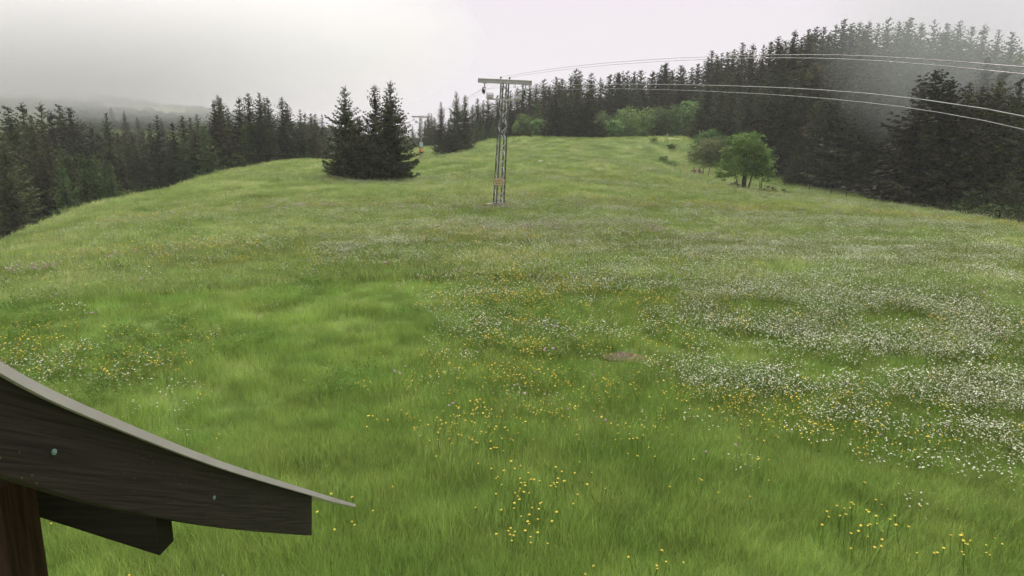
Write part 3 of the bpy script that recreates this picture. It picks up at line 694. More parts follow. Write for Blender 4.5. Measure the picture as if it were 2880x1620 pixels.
# ------------------------------------------------------------------ lift pylons
def pylon(name, Hh, wb, wt, detail=True):
    """lattice mast: four legs, zigzag braces, top crossbeam with two rope hangers, lower service arm"""
    e = empty(name)
    q = R(27)
    def corner(k, z):
        w = (wb + (wt - wb) * z / Hh) / 2 * 1.19
        a = q + math.pi / 4 + k * math.pi / 2
        return Vector((math.cos(a) * w, math.sin(a) * w, z))
    for k in range(4):
        m = MB(); m.bar(corner(k, -0.2), corner(k, Hh), 0.075); m.build('leg', M['steel_dark'], e)
    n = 15 if detail else 11
    zs = np.linspace(0.15, Hh - 0.1, n + 1)
    for k in range(4):
        for i in range(n):
            a, b = (k, (k + 1) % 4) if (i + k) % 2 else ((k + 1) % 4, k)
            m = MB(); m.bar(corner(a, zs[i]), corner(b, zs[i + 1]), 0.06, 0.04); m.build('brace', M['steel'], e)
    # crossbeam: I-section
    m = MB()
    m.box((0, 0, Hh + 0.24), (3.55, 0.22, 0.035)); m.box((0, 0, Hh + 0.02), (3.55, 0.22, 0.035)); m.box((0, -0.03, Hh + 0.13), (3.55, 0.03, 0.19))
    m.box((-1.77, -0.004, Hh + 0.13), (0.03, 0.21, 0.18)); m.box((1.77, -0.004, Hh + 0.13), (0.03, 0.21, 0.18))
    m.build('crossbeam', M['beam_teal'], e)
    for sx in (-0.28, 0.30):
        m = MB(); m.tube([(sx, 0, Hh + 0.26), (sx, 0, Hh + 0.36)], 0.03, 6); m.tube([(sx, 0, Hh + 0.36), (sx, 0, Hh + 0.42)], 0.07, 8)
        m.build('insulator', M['steel_dark'], e)
    for sx in (-1, 1):
        x = sx * 1.36
        m = MB(); m.bar((x + 0.02, 0, Hh), (x + 0.02, 0, Hh - 0.30), 0.07); m.bar((x - 0.12, 0.0, Hh - 0.30), (x + 0.12, 0, Hh - 0.30), 0.06)
        m.bar((x - 0.10, 0, Hh - 0.3), (x - 0.13, 0, Hh - 0.60), 0.04); m.bar((x + 0.09, 0, Hh - 0.3), (x + 0.07, 0, Hh - 0.62), 0.04)
        m.box((x + 0.03, 0, Hh - 0.02), (0.26, 0.20, 0.03))
        hg = m.build('rope_hanger', M['steel'], e)
        for dy in (-0.24, 0.24):
            m = MB(); m.tube([(x - 0.07, dy, Hh - 0.53), (x + 0.02, dy, Hh - 0.53)], 0.14, 10); m.build('sheave', M['sheave'], hg)
        m = MB(); m.bar((x - 0.03, -0.34, Hh - 0.62), (x - 0.03, 0.34, Hh - 0.62), 0.05, 0.14); m.build('rocker_bar', M['steel_dark'], hg)
    # service arm with railed platforms
    za = Hh - 1.05
    m = MB(); m.bar((-1.05, -0.30, za), (1.05, -0.30, za), 0.09); m.bar((-0.5, -0.30, za), (-0.5, 0.3, za), 0.05); m.bar((0.5, -0.30, za), (0.5, 0.3, za), 0.05)
    m.build('service_arm', M['beam_teal'], e)
    for sx in (-1, 1):
        m = MB(); x = sx * 0.93
        m.box((x, -0.22, za + 0.075), (0.46, 0.5, 0.035))
        for dx in (-0.21, 0.21):
            m.bar((x + dx, -0.45, za + 0.09), (x + dx, -0.45, za + 0.36), 0.025); m.bar((x + dx, 0.0, za + 0.09), (x + dx, 0.0, za + 0.36), 0.025)
            m.bar((x + dx, -0.45, za + 0.36), (x + dx, 0.0, za + 0.36), 0.025)
        m.bar((x - 0.21, -0.45, za + 0.36), (x + 0.21, -0.45, za + 0.36), 0.025); m.bar((x - 0.21, 0, za + 0.36), (x + 0.21, 0, za + 0.36), 0.025)
        m.box((x, 0.0, za + 0.22), (0.42, 0.02, 0.2))
        m.build('service_platform', M['beam_teal'], e)
    m = MB(); m.box((0.62, 0, Hh - 0.10), (0.02, 0.05, 0.22)); m.box((0.70, 0, Hh - 0.10), (0.02, 0.05, 0.22)); m.box((0.66, 0, Hh - 0.21), (0.10, 0.05, 0.02))
    m.build('hook', M['steel_dark'], e)
    return e

def plate(mb, x0, x1, z0, z1, y, th, c=0.05, mi=0):
    """upright plate with clipped corners facing -y"""
    p = [(x0 + c, z0), (x1 - c, z0), (x1, z0 + c), (x1, z1 - c), (x1 - c, z1), (x0 + c, z1), (x0, z1 - c), (x0, z0 + c)]
    n = len(p)
    mb.add([(a, y - th, b) for a, b in p] + [(a, y, b) for a, b in p],
           [tuple(range(n)), tuple(range(2 * n - 1, n - 1, -1))] + [(i, i + n, (i + 1) % n + n, (i + 1) % n) for i in range(n)], mi)

base1 = at(1402, 583, 42.0); top1 = at(1421, 224, 42.0)
z1 = g1(base1[0], base1[1])
H1 = float(top1[2] - z1) - 0.25
py1 = pylon('lift_pylon', H1, 0.66, 0.46)
lean1 = math.atan2(top1[0] - base1[0], H1) * 0.95
py1.location = (base1[0], base1[1], z1); py1.rotation_euler = (0, lean1, R(-4))
tag(py1, 'near lattice ski lift pylon with a yellow notice board low on its mast', 'pylon', 'ski lift pylons')
m = MB(); m.box((-0.2, 0, 0.05), (1.3, 1.0, 0.36)); m.box((0.0, 0, 0.27), (0.85, 0.85, 0.10)); m.build('footing', M['concrete'], py1)
zb = 1.42
m = MB(); plate(m, -0.385, 0.385, zb + 0.05, zb + 0.57, -0.47, 0.02, 0.05); bd = m.build('backing_plate', M['steel_dark'], py1)
m = MB(); plate(m, -0.36, 0.36, zb + 0.075, zb + 0.545, -0.493, 0.006, 0.045); nb = m.build('notice_board', M['sign_yellow'], bd)
m = MB(); g = np.random.default_rng(5)
for (zz, x0, x1, hh) in [(zb + 0.42, -0.28, 0.30, 0.055), (zb + 0.31, -0.33, 0.34, 0.055), (zb + 0.20, -0.23, 0.32, 0.06)]:
    x = x0
    while x < x1 - 0.04:
        for k in range(int(g.integers(3, 8))):      # letter-like strokes, gathered in words
            if x > x1: break
            w = g.uniform(0.012, 0.024); h2 = hh * g.choice([0.6, 0.62, 1.0])
            m.box((x + w / 2, -0.5015, zz + h2 / 2 - hh / 2), (w, 0.003, h2)); x += w + 0.007
        x += 0.035
m.build('lettering', M['ink'], bd)

t2 = at(1185, 445, 128.0); z2 = g1(t2[0], t2[1]); top2 = at(1188, 327, 128.0)
py2 = pylon('lift_pylon', float(top2[2] - z2) - 0.25, 0.62, 0.46, False)
py2.location = (t2[0], t2[1], z2); py2.rotation_euler = (0, R(0.5), R(12))
tag(py2, 'middle distance lift pylon with a blue sign above a red and yellow sign', 'pylon', 'ski lift pylons')
m = MB(); plate(m, -0.42, 0.42, 2.35, 3.35, -0.42, 0.03, 0.03); fr = m.build('sign_frame', M['sheave'], py2)
m = MB(); plate(m, -0.36, 0.36, 2.40, 3.28, -0.452, 0.01, 0.02); m.build('blue_sign', M['sign_blue'], fr)
m = MB(); plate(m, -0.52, -0.01, 1.35, 2.1, -0.42, 0.03, 0.03); m.build('red_sign', M['sign_red'], py2)
m = MB(); plate(m, 0.02, 0.50, 1.45, 2.1, -0.42, 0.03, 0.03); m.build('yellow_sign', M['sign_gold'], py2)
m = MB(); m.box((0, 0, 0.05), (1.9, 0.9, 0.22)); m.build('footing', M['concrete'], py2)

t3 = at(1140, 430, 200.0); z3 = g1(t3[0], t3[1]); top3 = at(1140, 344, 200.0)
py3 = pylon('lift_pylon', max(6.5, float(top3[2] - z3) - 0.25), 0.7, 0.5, False)
py3.location = (t3[0], t3[1], z3); py3.rotation_euler = (0, 0, R(12))
tag(py3, 'far lift pylon half hidden behind the right edge of the centre spruce clump', 'pylon', 'ski lift pylons')
bpy.context.view_layer.update()

def loc(e, p):
    return e.matrix_world @ Vector(p)

# ------------------------------------------------------------------ ropes and wires
def smooth_line(ps, n=40):
    """natural cubic through points parametrised by chord length"""
    ps = np.array(ps, float)
    t = np.concatenate([[0], np.cumsum(np.linalg.norm(np.diff(ps, axis=0), axis=1))])
    k = len(t); A = np.zeros((k, k)); B = np.zeros((k, 3)); A[0, 0] = A[-1, -1] = 1
    for i in range(1, k - 1):
        h0, h1 = t[i] - t[i - 1], t[i + 1] - t[i]
        A[i, i - 1], A[i, i], A[i, i + 1] = h0, 2 * (h0 + h1), h1
        B[i] = 6 * ((ps[i + 1] - ps[i]) / h1 - (ps[i] - ps[i - 1]) / h0)
    m2 = np.linalg.solve(A, B)
    out = []
    for x in np.linspace(0, t[-1], n):
        i = min(np.searchsorted(t, x, 'right') - 1, k - 2); h = t[i + 1] - t[i]; a = (t[i + 1] - x) / h; b = (x - t[i]) / h
        out.append(a * ps[i] + b * ps[i + 1] + ((a ** 3 - a) * m2[i] + (b ** 3 - b) * m2[i + 1]) * h * h / 6)
    return out

H2 = float(top2[2] - z2) - 0.25
def sag(p, q, d, n=14):
    p, q = Vector(p), Vector(q)
    return [p.lerp(q, k / n) - Vector((0, 0, 4 * d * (k / n) * (1 - k / n))) for k in range(n + 1)]

def on_plane(u, v, off):
    """point of the ray on the vertical plane of the lift line, shifted sideways by off"""
    x0, y0, dx, dy = base1[0] + off, 42.0, 0.215, -1.0
    d = ray(u, v)
    s_ = (x0 + dx / dy * (0 - y0)) / (d[0] - dx / dy * d[1])
    return CAM + d * s_

def cable(name, label, pts_, r, mat, grp):
    m = MB(); m.tube(pts_, r, 6)
    tag(m.build(name, mat, None, True), label, 'cable', grp)

sheL = loc(py1, (-1.38, 0, H1 - 0.39)); sheR = loc(py1, (1.34, 0, H1 - 0.39))
s2L = loc(py2, (-1.38, 0, H2 - 0.39)); s2R = loc(py2, (1.34, 0, H2 - 0.39))
offL = sheL.x - base1[0]; offR = sheR.x - base1[0]
upL = [on_plane(u, v, offL) for u, v in [(1700, 237), (2100, 243), (2450, 264), (2880, 326), (3300, 420)]]
upR = [on_plane(u, v, offR) for u, v in [(1760, 250), (2100, 262), (2450, 290), (2880, 364), (3300, 480)]]
cable('haul_rope', 'thick grey haul rope over the left hanger of the near pylon', sag(s2L, sheL, 0.5) + smooth_line([tuple(sheL)] + upL)[1:], 0.0068, M['cable'], 'ski lift ropes')
cable('haul_rope', 'thick grey haul rope over the right hanger of the near pylon', sag(s2R, sheR, 0.5) + smooth_line([tuple(sheR)] + upR)[1:], 0.0068, M['cable'], 'ski lift ropes')
iL = loc(py1, (-0.28, 0, H1 + 0.41)); iR = loc(py1, (0.30, 0, H1 + 0.41))
wL = [on_plane(u, v, iL.x - base1[0]) for u, v in [(1780, 171), (2100, 156), (2450, 158), (2900, 190)]]
wR = [on_plane(u, v, iR.x - base1[0]) for u, v in [(1820, 175), (2100, 164), (2450, 170), (2900, 210)]]
i2 = loc(py2, (-0.28, 0, H2 + 0.41)); i2b = loc(py2, (0.30, 0, H2 + 0.41))
cable('signal_wire', 'thin grey wire from the pylon top, upper of the two thin lines', sag(i2, iL, 0.6) + smooth_line([tuple(iL)] + wL)[1:], 0.0065, M['wire'], 'thin lift wires')
cable('signal_wire', 'thin grey wire from the pylon top, lower of the two thin lines', sag(i2b, iR, 0.6) + smooth_line([tuple(iR)] + wR)[1:], 0.0065, M['wire'], 'thin lift wires')
s3L = loc(py3, (-1.38, 0, top3[2] - z3 - 0.64)); s3R = loc(py3, (1.34, 0, top3[2] - z3 - 0.64))
cable('haul_rope', 'faint rope span from the middle pylon left hanger to the far pylon', sag(s3L, s2L, 0.4), 0.025, M['steel_dark'], 'ski lift ropes')
cable('haul_rope', 'faint rope span from the middle pylon right hanger to the far pylon', sag(s3R, s2R, 0.4), 0.025, M['steel_dark'], 'ski lift ropes')

# ------------------------------------------------------------------ fence posts
FP = [(1877, 388, 125, 1.3, 1, 'pale fence post on the crest, right one of two'), (1870, 389, 125, 1.0, 1, 'short pale fence post on the crest, left one of two'),
      (1917, 444, 112, 1.0, 1, 'short pale fence post farthest up beside the reddish bush'), (1931, 455, 110, 1.2, 1, 'pale fence post left of the reddish bush'),
      (1952, 463, 108, 1.0, 0, 'thin dark fence post under the left side of the reddish bush'), (1961, 466, 107, 1.2, 1, 'pale fence post under the reddish bush'),
      (1968, 471, 107, 1.2, 0, 'dark fence post right next to the pale one under the reddish bush'), (1977, 475, 106, 1.2, 0, 'second dark fence post under the reddish bush'),
      (1991, 486, 104, 1.4, 0, 'leaning dark fence post left of the tall pale post'), (2007, 493, 102, 1.7, 1, 'tallest pale yellow fence post left of the round tree'),
      (2137, 533, 84, 1.1, 0, 'short dark post just right of the round tree stems'), (2275, 536, 86, 1.0, 0, 'dark fence post on the meadow, first right of the round tree'),
      (2336, 547, 84, 1.0, 0, 'dark fence post below the jutting forest spruce'), (2380, 557, 80, 1.1, 0, 'thick dark fence post in the open right meadow'),
      (2459, 575, 73, 0.9, 0, 'thin dark fence post below the low bush at the forest foot'), (2500, 581, 71, 1.0, 0, 'dark fence post right of the low bush at the forest foot'),
      (2602, 592, 66, 0.9, 0, 'dark fence post near the right meadow edge'), (2658, 604, 63, 0.9, 0, 'dark fence post at the right meadow edge below the gloomy forest'), (2862, 640, 52, 0.9, 0, 'dark fence post at the extreme right meadow edge')]
for (u, v, Y, h, pale, lab) in FP:
    h *= 1.15; p = at(u, v, Y - (6 if 1900 < u < 2010 else 0)); m = MB(); r = 0.10 if pale else 0.07
    m.tube([(0, 0, -0.4), (0.01, 0, h * 0.5), (0, 0.01, h - 0.03), (0, 0.01, h)], [r, r * 0.95, r * 0.9, r * 0.5], 8)
    o = m.build('fence_post', M['post_pale'] if pale else M['post_dark'])
    o.location = (p[0], p[1], g1(p[0], p[1])); o.rotation_euler = (R(random.uniform(-3, 3)), R(random.uniform(-4, 6) if 'leaning' not in lab else 9), 0)
    tag(o, lab, 'fence post', 'fence posts along the right meadow edge')

# ------------------------------------------------------------------ timber roof edge beside the camera
XB = -1.25
hut = empty('timber_roof_edge', (XB, 2.2, 0))
hut_z = g1(XB - 0.4, 2.0)
hut.location.z = hut_z
tag(hut, 'dark timber roof verge with grey metal edging and post at lower left', 'roof edge')
O = Vector((XB, 2.2, hut_z))
top_px = [(-160, 950), (0, 1048), (88, 1099), (221, 1161), (300, 1194), (442, 1249), (561, 1293), (707, 1342), (877, 1393)]
bot_px = [(-160, 1270), (0, 1333), (88, 1361), (221, 1403), (331, 1430), (442, 1453), (574, 1476), (707, 1492), (877, 1506)]
mt_px = [(-160, 915), (0, 1015), (88, 1066), (221, 1131), (331, 1179), (442, 1226), (574, 1279), (707, 1326), (877, 1380), (940, 1400), (1000, 1418)]
def line_x(pxs, x, n=40):
    return [Vector(p) - O for p in smooth_line([at_x(u, v, x) for u, v in pxs], n)]
T = line_x(top_px, XB); B = line_x(bot_px, XB)
def slab(T_, B_, x0, x1, name, mat, parent):
    n = len(T_); m = MB(); V_ = []
    for t_, b_ in zip(T_, B_):
        V_ += [(t_.x + x0, t_.y, t_.z), (b_.x + x0, b_.y, b_.z), (b_.x + x1, b_.y, b_.z), (t_.x + x1, t_.y, t_.z)]
    f = [(0, 1, 2, 3), tuple(4 * (n - 1) + k for k in (3, 2, 1, 0))]
    for i in range(n - 1):
        for k in range(4):
            f.append((4 * i + k, 4 * (i + 1) + k, 4 * (i + 1) + (k + 1) % 4, 4 * i + (k + 1) % 4))
    m.add(V_, f)
    return m.build(name, mat, parent)
slab(T, B, 0.0, -0.035, 'barge_board', M['board'], hut)
MT = line_x(mt_px, XB + 0.015, 46)
MBm = [p - Vector((0, 0, 0.033 - 0.010 * max(0, (i - 37) / 8))) for i, p in enumerate(MT)]
slab(MT, MBm, 0.0, -0.06, 'metal_edging', M['flashing'], hut)
slab([p - Vector((0, 0, 0.006)) for p in MT[:38]], [p - Vector((0, 0, 0.03)) for p in MT[:38]], -0.061, -2.6, 'roof_sheet', M['flashing'], hut)
# cross beam with its sawn end showing, and the post
pa = Vector(at(450, 1565, 2.09)) - O; pb = Vector(at(40, 1434, 2.12)) - O
ax = (pa - pb).normalized(); pb = pa - ax * 1.6
upv = Vector((0, 0, 1)); dp = Vector((0.0, 1, 0))
m = MB()
c = [pa, pa + upv * 0.20, pa + upv * 0.20 + dp * 0.10, pa + dp * 0.10]; d_ = [pb, pb + upv * 0.20, pb + upv * 0.20 + dp * 0.10, pb + dp * 0.10]
m.add(c + d_, [(0, 1, 2, 3), (7, 6, 5, 4)] + [(i, i + 4, (i + 1) % 4 + 4, (i + 1) % 4) for i in range(4)])
bm_ = m.build('cross_beam', M['timber'], hut)
bv = bm_.modifiers.new('bevel', 'BEVEL'); bv.width = 0.006; bv.segments = 2
cr_ = Vector(at(38, 1450, 1.90)) - O
m = MB(); zt = -1.0 + CAM[2] - O.z; m.box((cr_.x - 0.09, cr_.y + 0.03, (zt - 0.3) / 2), (0.18, 0.16, zt + 0.3))
ps_ = m.build('post', M['post_wood'], hut); bv = ps_.modifiers.new('bevel', 'BEVEL'); bv.width = 0.008; bv.segments = 2
for (u, v) in [(150, 1271), (601, 1400)]:
    p = Vector(at_x(u, v, XB)) - O
    m = MB(); m.tube([p + Vector((-0.01, 0, 0)), p + Vector((0.004, 0, 0))], 0.0085, 10); m.tube([p + Vector((0.0042, 0, 0)), p + Vector((0.006, 0, 0))], 0.004, 8)
    m.build('screw', M['screw'], hut)

# ------------------------------------------------------------------ meadow vegetation (uncountable): instanced tufts
def stuff_points(name, X, Y, protos, idx, rot, scl, label, parent=None, zoff=0.0):
    Z = gz(X, Y) + zoff
    me = bpy.data.meshes.new(name)
    me.vertices.add(len(X)); me.vertices.foreach_set('co', np.stack([X, Y, Z], -1).astype(np.float32).ravel())
    for nm, ty, data in (('rot', 'FLOAT_VECTOR', rot), ('scl', 'FLOAT', scl), ('idx', 'INT', idx)):
        at_ = me.attributes.new(nm, ty, 'POINT')
        at_.data.foreach_set('vector' if ty == 'FLOAT_VECTOR' else 'value', np.ascontiguousarray(data, np.int32 if ty == 'INT' else np.float32).ravel())
    o = link(bpy.data.objects.new(name, me))
    c = bpy.data.collections.new(name + '_kinds')
    for i, p in enumerate(protos):
        c.objects.link(bpy.data.objects.new('%s_kind_%02d' % (name, i), p))
    nt = bpy.data.node_groups.new(name, 'GeometryNodeTree')
    nt.interface.new_socket('Geometry', in_out='INPUT', socket_type='NodeSocketGeometry')
    nt.interface.new_socket('Geometry', in_out='OUTPUT', socket_type='NodeSocketGeometry')
    n, l = nt.nodes, nt.links
    gi, go = n.new('NodeGroupInput'), n.new('NodeGroupOutput')
    ci = n.new('GeometryNodeCollectionInfo'); ci.inputs['Collection'].default_value = c
    ci.inputs['Separate Children'].default_value = True; ci.inputs['Reset Children'].default_value = True
    ip = n.new('GeometryNodeInstanceOnPoints'); ip.inputs['Pick Instance'].default_value = True
    def attr(nm, ty):
        a = n.new('GeometryNodeInputNamedAttribute'); a.data_type = ty; a.inputs['Name'].default_value = nm
        return a.outputs['Attribute']
    er = n.new('FunctionNodeEulerToRotation')
    l.new(attr('rot', 'FLOAT_VECTOR'), er.inputs[0])
    l.new(gi.outputs[0], ip.inputs['Points']); l.new(ci.outputs[0], ip.inputs['Instance'])
    l.new(attr('idx', 'INT'), ip.inputs['Instance Index']); l.new(er.outputs[0], ip.inputs['Rotation']); l.new(attr('scl', 'FLOAT'), ip.inputs['Scale'])
    l.new(ip.outputs[0], go.inputs[0])
    md = o.modifiers.new('scatter', 'NODES'); md.node_group = nt
    tag(o, label, None, None, 'stuff')
    return o

def tuft(name, seed, nblade, rad_, hmin, hmax, w, mat, lean=0.5, seg=3):
    g = np.random.default_rng(seed)
    V = []; Fq = []; c = 0
    for k in range(nblade):
        a = g.uniform(0, 6.283); r = rad_ * math.sqrt(g.random()); b = np.array([math.cos(a) * r, math.sin(a) * r, -0.02])
        d = g.uniform(0, 6.283); hh = g.uniform(hmin, hmax); ln = hh * lean * g.uniform(0.2, 1.2)
        sd = np.array([-math.sin(d), math.cos(d), 0.0])
        for i in range(seg + 1):
            t = i / seg
            p = b + np.array([math.cos(d) * ln * t * t, math.sin(d) * ln * t * t, hh * (t - 0.18 * t * t * lean)])
            ww = w * (1 - 0.85 * t) * (0.8 + 0.4 * g.random())
            V += [p - sd * ww, p + sd * ww]
        for i in range(seg):
            Fq.append((c + 2 * i, c + 2 * i + 1, c + 2 * i + 3, c + 2 * i + 2))
        c += 2 * (seg + 1)
    return mesh_np(name, V, Fq, mat)

def herb(name, seed, nleaf, rad_, size, mat):
    g = np.random.default_rng(seed); V = []; Fq = []; c = 0
    for k in range(nleaf):
        d = g.uniform(0, 6.283); r = rad_ * math.sqrt(g.random()); b = np.array([math.cos(d) * r, math.sin(d) * r, g.uniform(0.05, 0.22)])
        L = size * g.uniform(0.6, 1.3); fw = np.array([math.cos(d), math.sin(d), g.uniform(0.0, 0.9)]); fw /= np.linalg.norm(fw)
        sd = np.array([-math.sin(d), math.cos(d), g.normal(0, 0.2)])
        V += [b, b + fw * L * 0.5 + sd * L * 0.2, b + fw * L - np.array([0, 0, 0.15 * L]), b + fw * L * 0.5 - sd * L * 0.2]
        Fq.append((c, c + 1, c + 2, c + 3)); c += 4
    return mesh_np(name, V, Fq, mat)

def blossom(name, seed, nfl, rad_, hmin, hmax, size, petal, flat=True, stems=True):
    """loose handful of blossoms on stems; each a small faceted dish"""
    g = np.random.default_rng(seed); m = MB()
    for k in range(nfl):
        a = g.uniform(0, 6.283); r = rad_ * math.sqrt(g.random()); hh = g.uniform(hmin, hmax)
        x, y = math.cos(a) * r, math.sin(a) * r; tx, ty = x + g.normal(0, 0.04), y + g.normal(0, 0.04)
        if stems: m.tube([(x, y, 0), ((x + tx) / 2, (y + ty) / 2, hh * 0.55), (tx, ty, hh)], 0.0022, 3, 0, False)
        s = size * g.uniform(0.75, 1.2) / 2
        nx, ny = g.normal(0, 0.35, 2)
        ring = [(tx + math.cos(q) * s, ty + math.sin(q) * s, hh + s * 0.25 - (nx * math.cos(q) + ny * math.sin(q)) * s) for q in np.linspace(0, 6.283, 8)[:-1]]
        n = len(ring)
        m.add(ring + [(tx, ty, hh + s * (0.75 if not flat else 0.45)), (tx, ty, hh - s * 0.35)],
              [(i, (i + 1) % n, n) for i in range(n)] + [((i + 1) % n, i, n + 1) for i in range(n)], 1)
    return m.mesh(name, [M['stalk'], petal])

def scatter_pts(n, r0, r1, g, amax=50, power=1.0):
    """points in a sector around the camera, density falling with distance"""
    r = r0 + (r1 - r0) * g.random(n) ** power if power != 2 else np.sqrt(r0 ** 2 + (r1 ** 2 - r0 ** 2) * g.random(n))
    a = np.radians(g.uniform(-amax, amax, n))
    return r * np.sin(a), r * np.cos(a)

# where the meadow is open (not under the woods)
edge_l = np.array([at(*p)[:2] for p in [(0, 676, 42), (168, 598, 57), (291, 570, 63), (447, 542, 70), (671, 481, 86), (894, 451, 104)]])
edge_r = np.array([at(*p)[:2] for p in [(2880, 636, 58), (2700, 603, 68), (2440, 550, 90), (2300, 533, 97), (2100, 537, 118), (1930, 395, 136)]])
def open_meadow(x, y):
    a = np.degrees(np.arctan2(x, y)); r = np.hypot(x, y)
    el = np.array([(math.degrees(math.atan2(p[0], p[1])), math.hypot(*p)) for p in edge_l]); er = np.array([(math.degrees(math.atan2(p[0], p[1])), math.hypot(*p)) for p in edge_r[::-1]])
    tab = np.concatenate([el, [[-8, 150], [0, 152], [8, 148]], er])
    return r < np.interp(a, tab[:, 0], tab[:, 1]) + 3

dirt = at(1765, 1000, 12.4)
def not_dirt(x, y):
    q = ((x - dirt[0] + 0.1) / 0.42) ** 2 + ((y - dirt[1]) / 0.30) ** 2 + (fbm(x * 3, y * 3, 77, 2) - 0.5) * 1.6
    q2 = ((x - dirt[0] - 0.65) / 0.2) ** 2 + ((y - dirt[1] + 0.35) / 0.16) ** 2 + (fbm(x * 4, y * 4, 78, 2) - 0.5) * 1.6
    return (q > 1) & (q2 > 1) & (np.hypot(x - base1[0] + 0.2, y - base1[1]) > 0.75)

g = np.random.default_rng(2024)
# near turf
def smear(x, y):
    """1 in the plain flowerless turf left of the middle"""
    a = np.degrees(np.arctan2(x, y)); r = np.hypot(x, y)
    return np.exp(-((a + 18) / 11) ** 2) * (r < 20)
near = [tuft('tuft_near_%d' % i, 600 + i, 200, 0.32, 0.09, 0.26, 0.0029, M['grass'], 0.42 + 0.1 * (i % 3)) for i in range(6)]
near += [tuft('tuft_tall_%d' % i, 620 + i, 90, 0.30, 0.20, 0.36, 0.0030, M['grass'], 0.5) for i in range(2)]
X1, Y1 = scatter_pts(3400, 2.2, 9, g, 56, 2); X2, Y2 = scatter_pts(5200, 8.5, 22, g, 52, 1.4)
X = np.concatenate([X1, X2]); Y = np.concatenate([Y1, Y2])
k = not_dirt(X, Y); X, Y = X[k], Y[k]; n = len(X)
hgt = 0.62 + 0.62 * fbm(X / 1.4, Y / 1.4, 21, 3) ** 1.5
idx = np.where(fbm(X / 1.3, Y / 1.3, 30, 2) > 0.60, g.integers(6, 8, n), g.integers(0, 6, n))
stuff_points('meadow_grass', X, Y, near, idx, np.stack([g.normal(0, 0.12, n), g.normal(0, 0.12, n), g.uniform(0, 6.28, n)], -1), hgt * g.uniform(0.8, 1.2, n) * (1 + 0.012 * np.hypot(X, Y)),
             'lush green meadow grass of the near slope')
# far turf
far = [tuft('tuft_far_%d' % i, 640 + i, 130, 0.62, 0.10, 0.26, 0.0085, M['grass_far'], 0.6, 2) for i in range(5)]
X1, Y1 = scatter_pts(11000, 20, 60, g, 50, 1.25); X2, Y2 = scatter_pts(13000, 55, 155, g, 46, 1.2)
X = np.concatenate([X1, X2]); Y = np.concatenate([Y1, Y2])
k = open_meadow(X, Y) & not_dirt(X, Y); X, Y = X[k], Y[k]; n = len(X)
stuff_points('distant_meadow_grass', X, Y, far, g.integers(0, 5, n), np.stack([g.normal(0, 0.1, n), g.normal(0, 0.1, n), g.uniform(0, 6.28, n)], -1),
             (0.7 + 0.7 * fbm(X / 4, Y / 4, 23, 3)) * g.uniform(0.8, 1.2, n) * (1 + 0.006 * np.hypot(X, Y)), 'meadow grass of the middle and far slope')
# broad-leaved herbs in darker patches
hb = [herb('herb_%d' % i, 660 + i, 30, 0.18, 0.06, M['herb']) for i in range(4)]
X, Y = scatter_pts(26000, 6.5, 75, g, 48, 1.35)
k = (fbm(X / 3.2, Y / 2.2, 41, 3) > 0.56 + 0.12 * smear(X, Y) + 0.30 * (np.hypot(X, Y) < 10.5)) & open_meadow(X, Y) & not_dirt(X, Y); X, Y = X[k], Y[k]; n = len(X)
stuff_points('meadow_herbs', X, Y, hb, g.integers(0, 4, n), np.stack([g.normal(0, 0.15, n), g.normal(0, 0.15, n), g.uniform(0, 6.28, n)], -1), g.uniform(0.7, 1.4, n), 'dark broad leaved herbs among the meadow grass')

# dwarf scrub added to darken the far left hillside like cloud shadow
sb = []
for i in range(3):
    gsb = np.random.default_rng(900 + i)
    Cs = crown_points([(0, 0, 0.9, 1.6, 1.6, 1.0), (1.1, 0.4, 0.6, 1.1, 1.1, 0.7)], 420, gsb)
    Vs, Qs = leaf_quads(Cs, 0.5, gsb); sb.append(mesh_np('scrub_%d' % i, Vs, Qs, M['spruce_young']))
X = g.uniform(-270, -50, 4200); Y = g.uniform(190, 360, 4200)
k = fbm(X / 34, Y / 34, 88, 3) > 0.43; X, Y = X[k], Y[k]; n = len(X)
stuff_points('shade_scrub', X, Y, sb, g.integers(0, 3, n), np.stack([np.zeros(n), np.zeros(n), g.uniform(0, 6.28, n)], -1), g.uniform(0.7, 1.8, n), 'dwarf scrub added as cloud shade over the misty left hillside')

# flowers: world patches (x, y, half-length, half-width, heading deg, weight)
def mask(x, y, patches, seed, streak=(2.2, 0.9), thr=0.45):
    s = np.zeros_like(x)
    for (cx, cy, rl, rw, hd, wt) in patches:
        a = math.radians(hd); dx, dy = x - cx, y - cy
        p = (dx * math.cos(a) + dy * math.sin(a)) / rl; q = (-dx * math.sin(a) + dy * math.cos(a)) / rw
        s = np.maximum(s, wt * np.exp(-(p * p + q * q)))
    nz = fbm(x / streak[0], y / streak[1], seed, 3)
    return np.clip(s * np.clip((nz - thr) / 0.26 + 0.5, 0, 1.5), 0, 1)

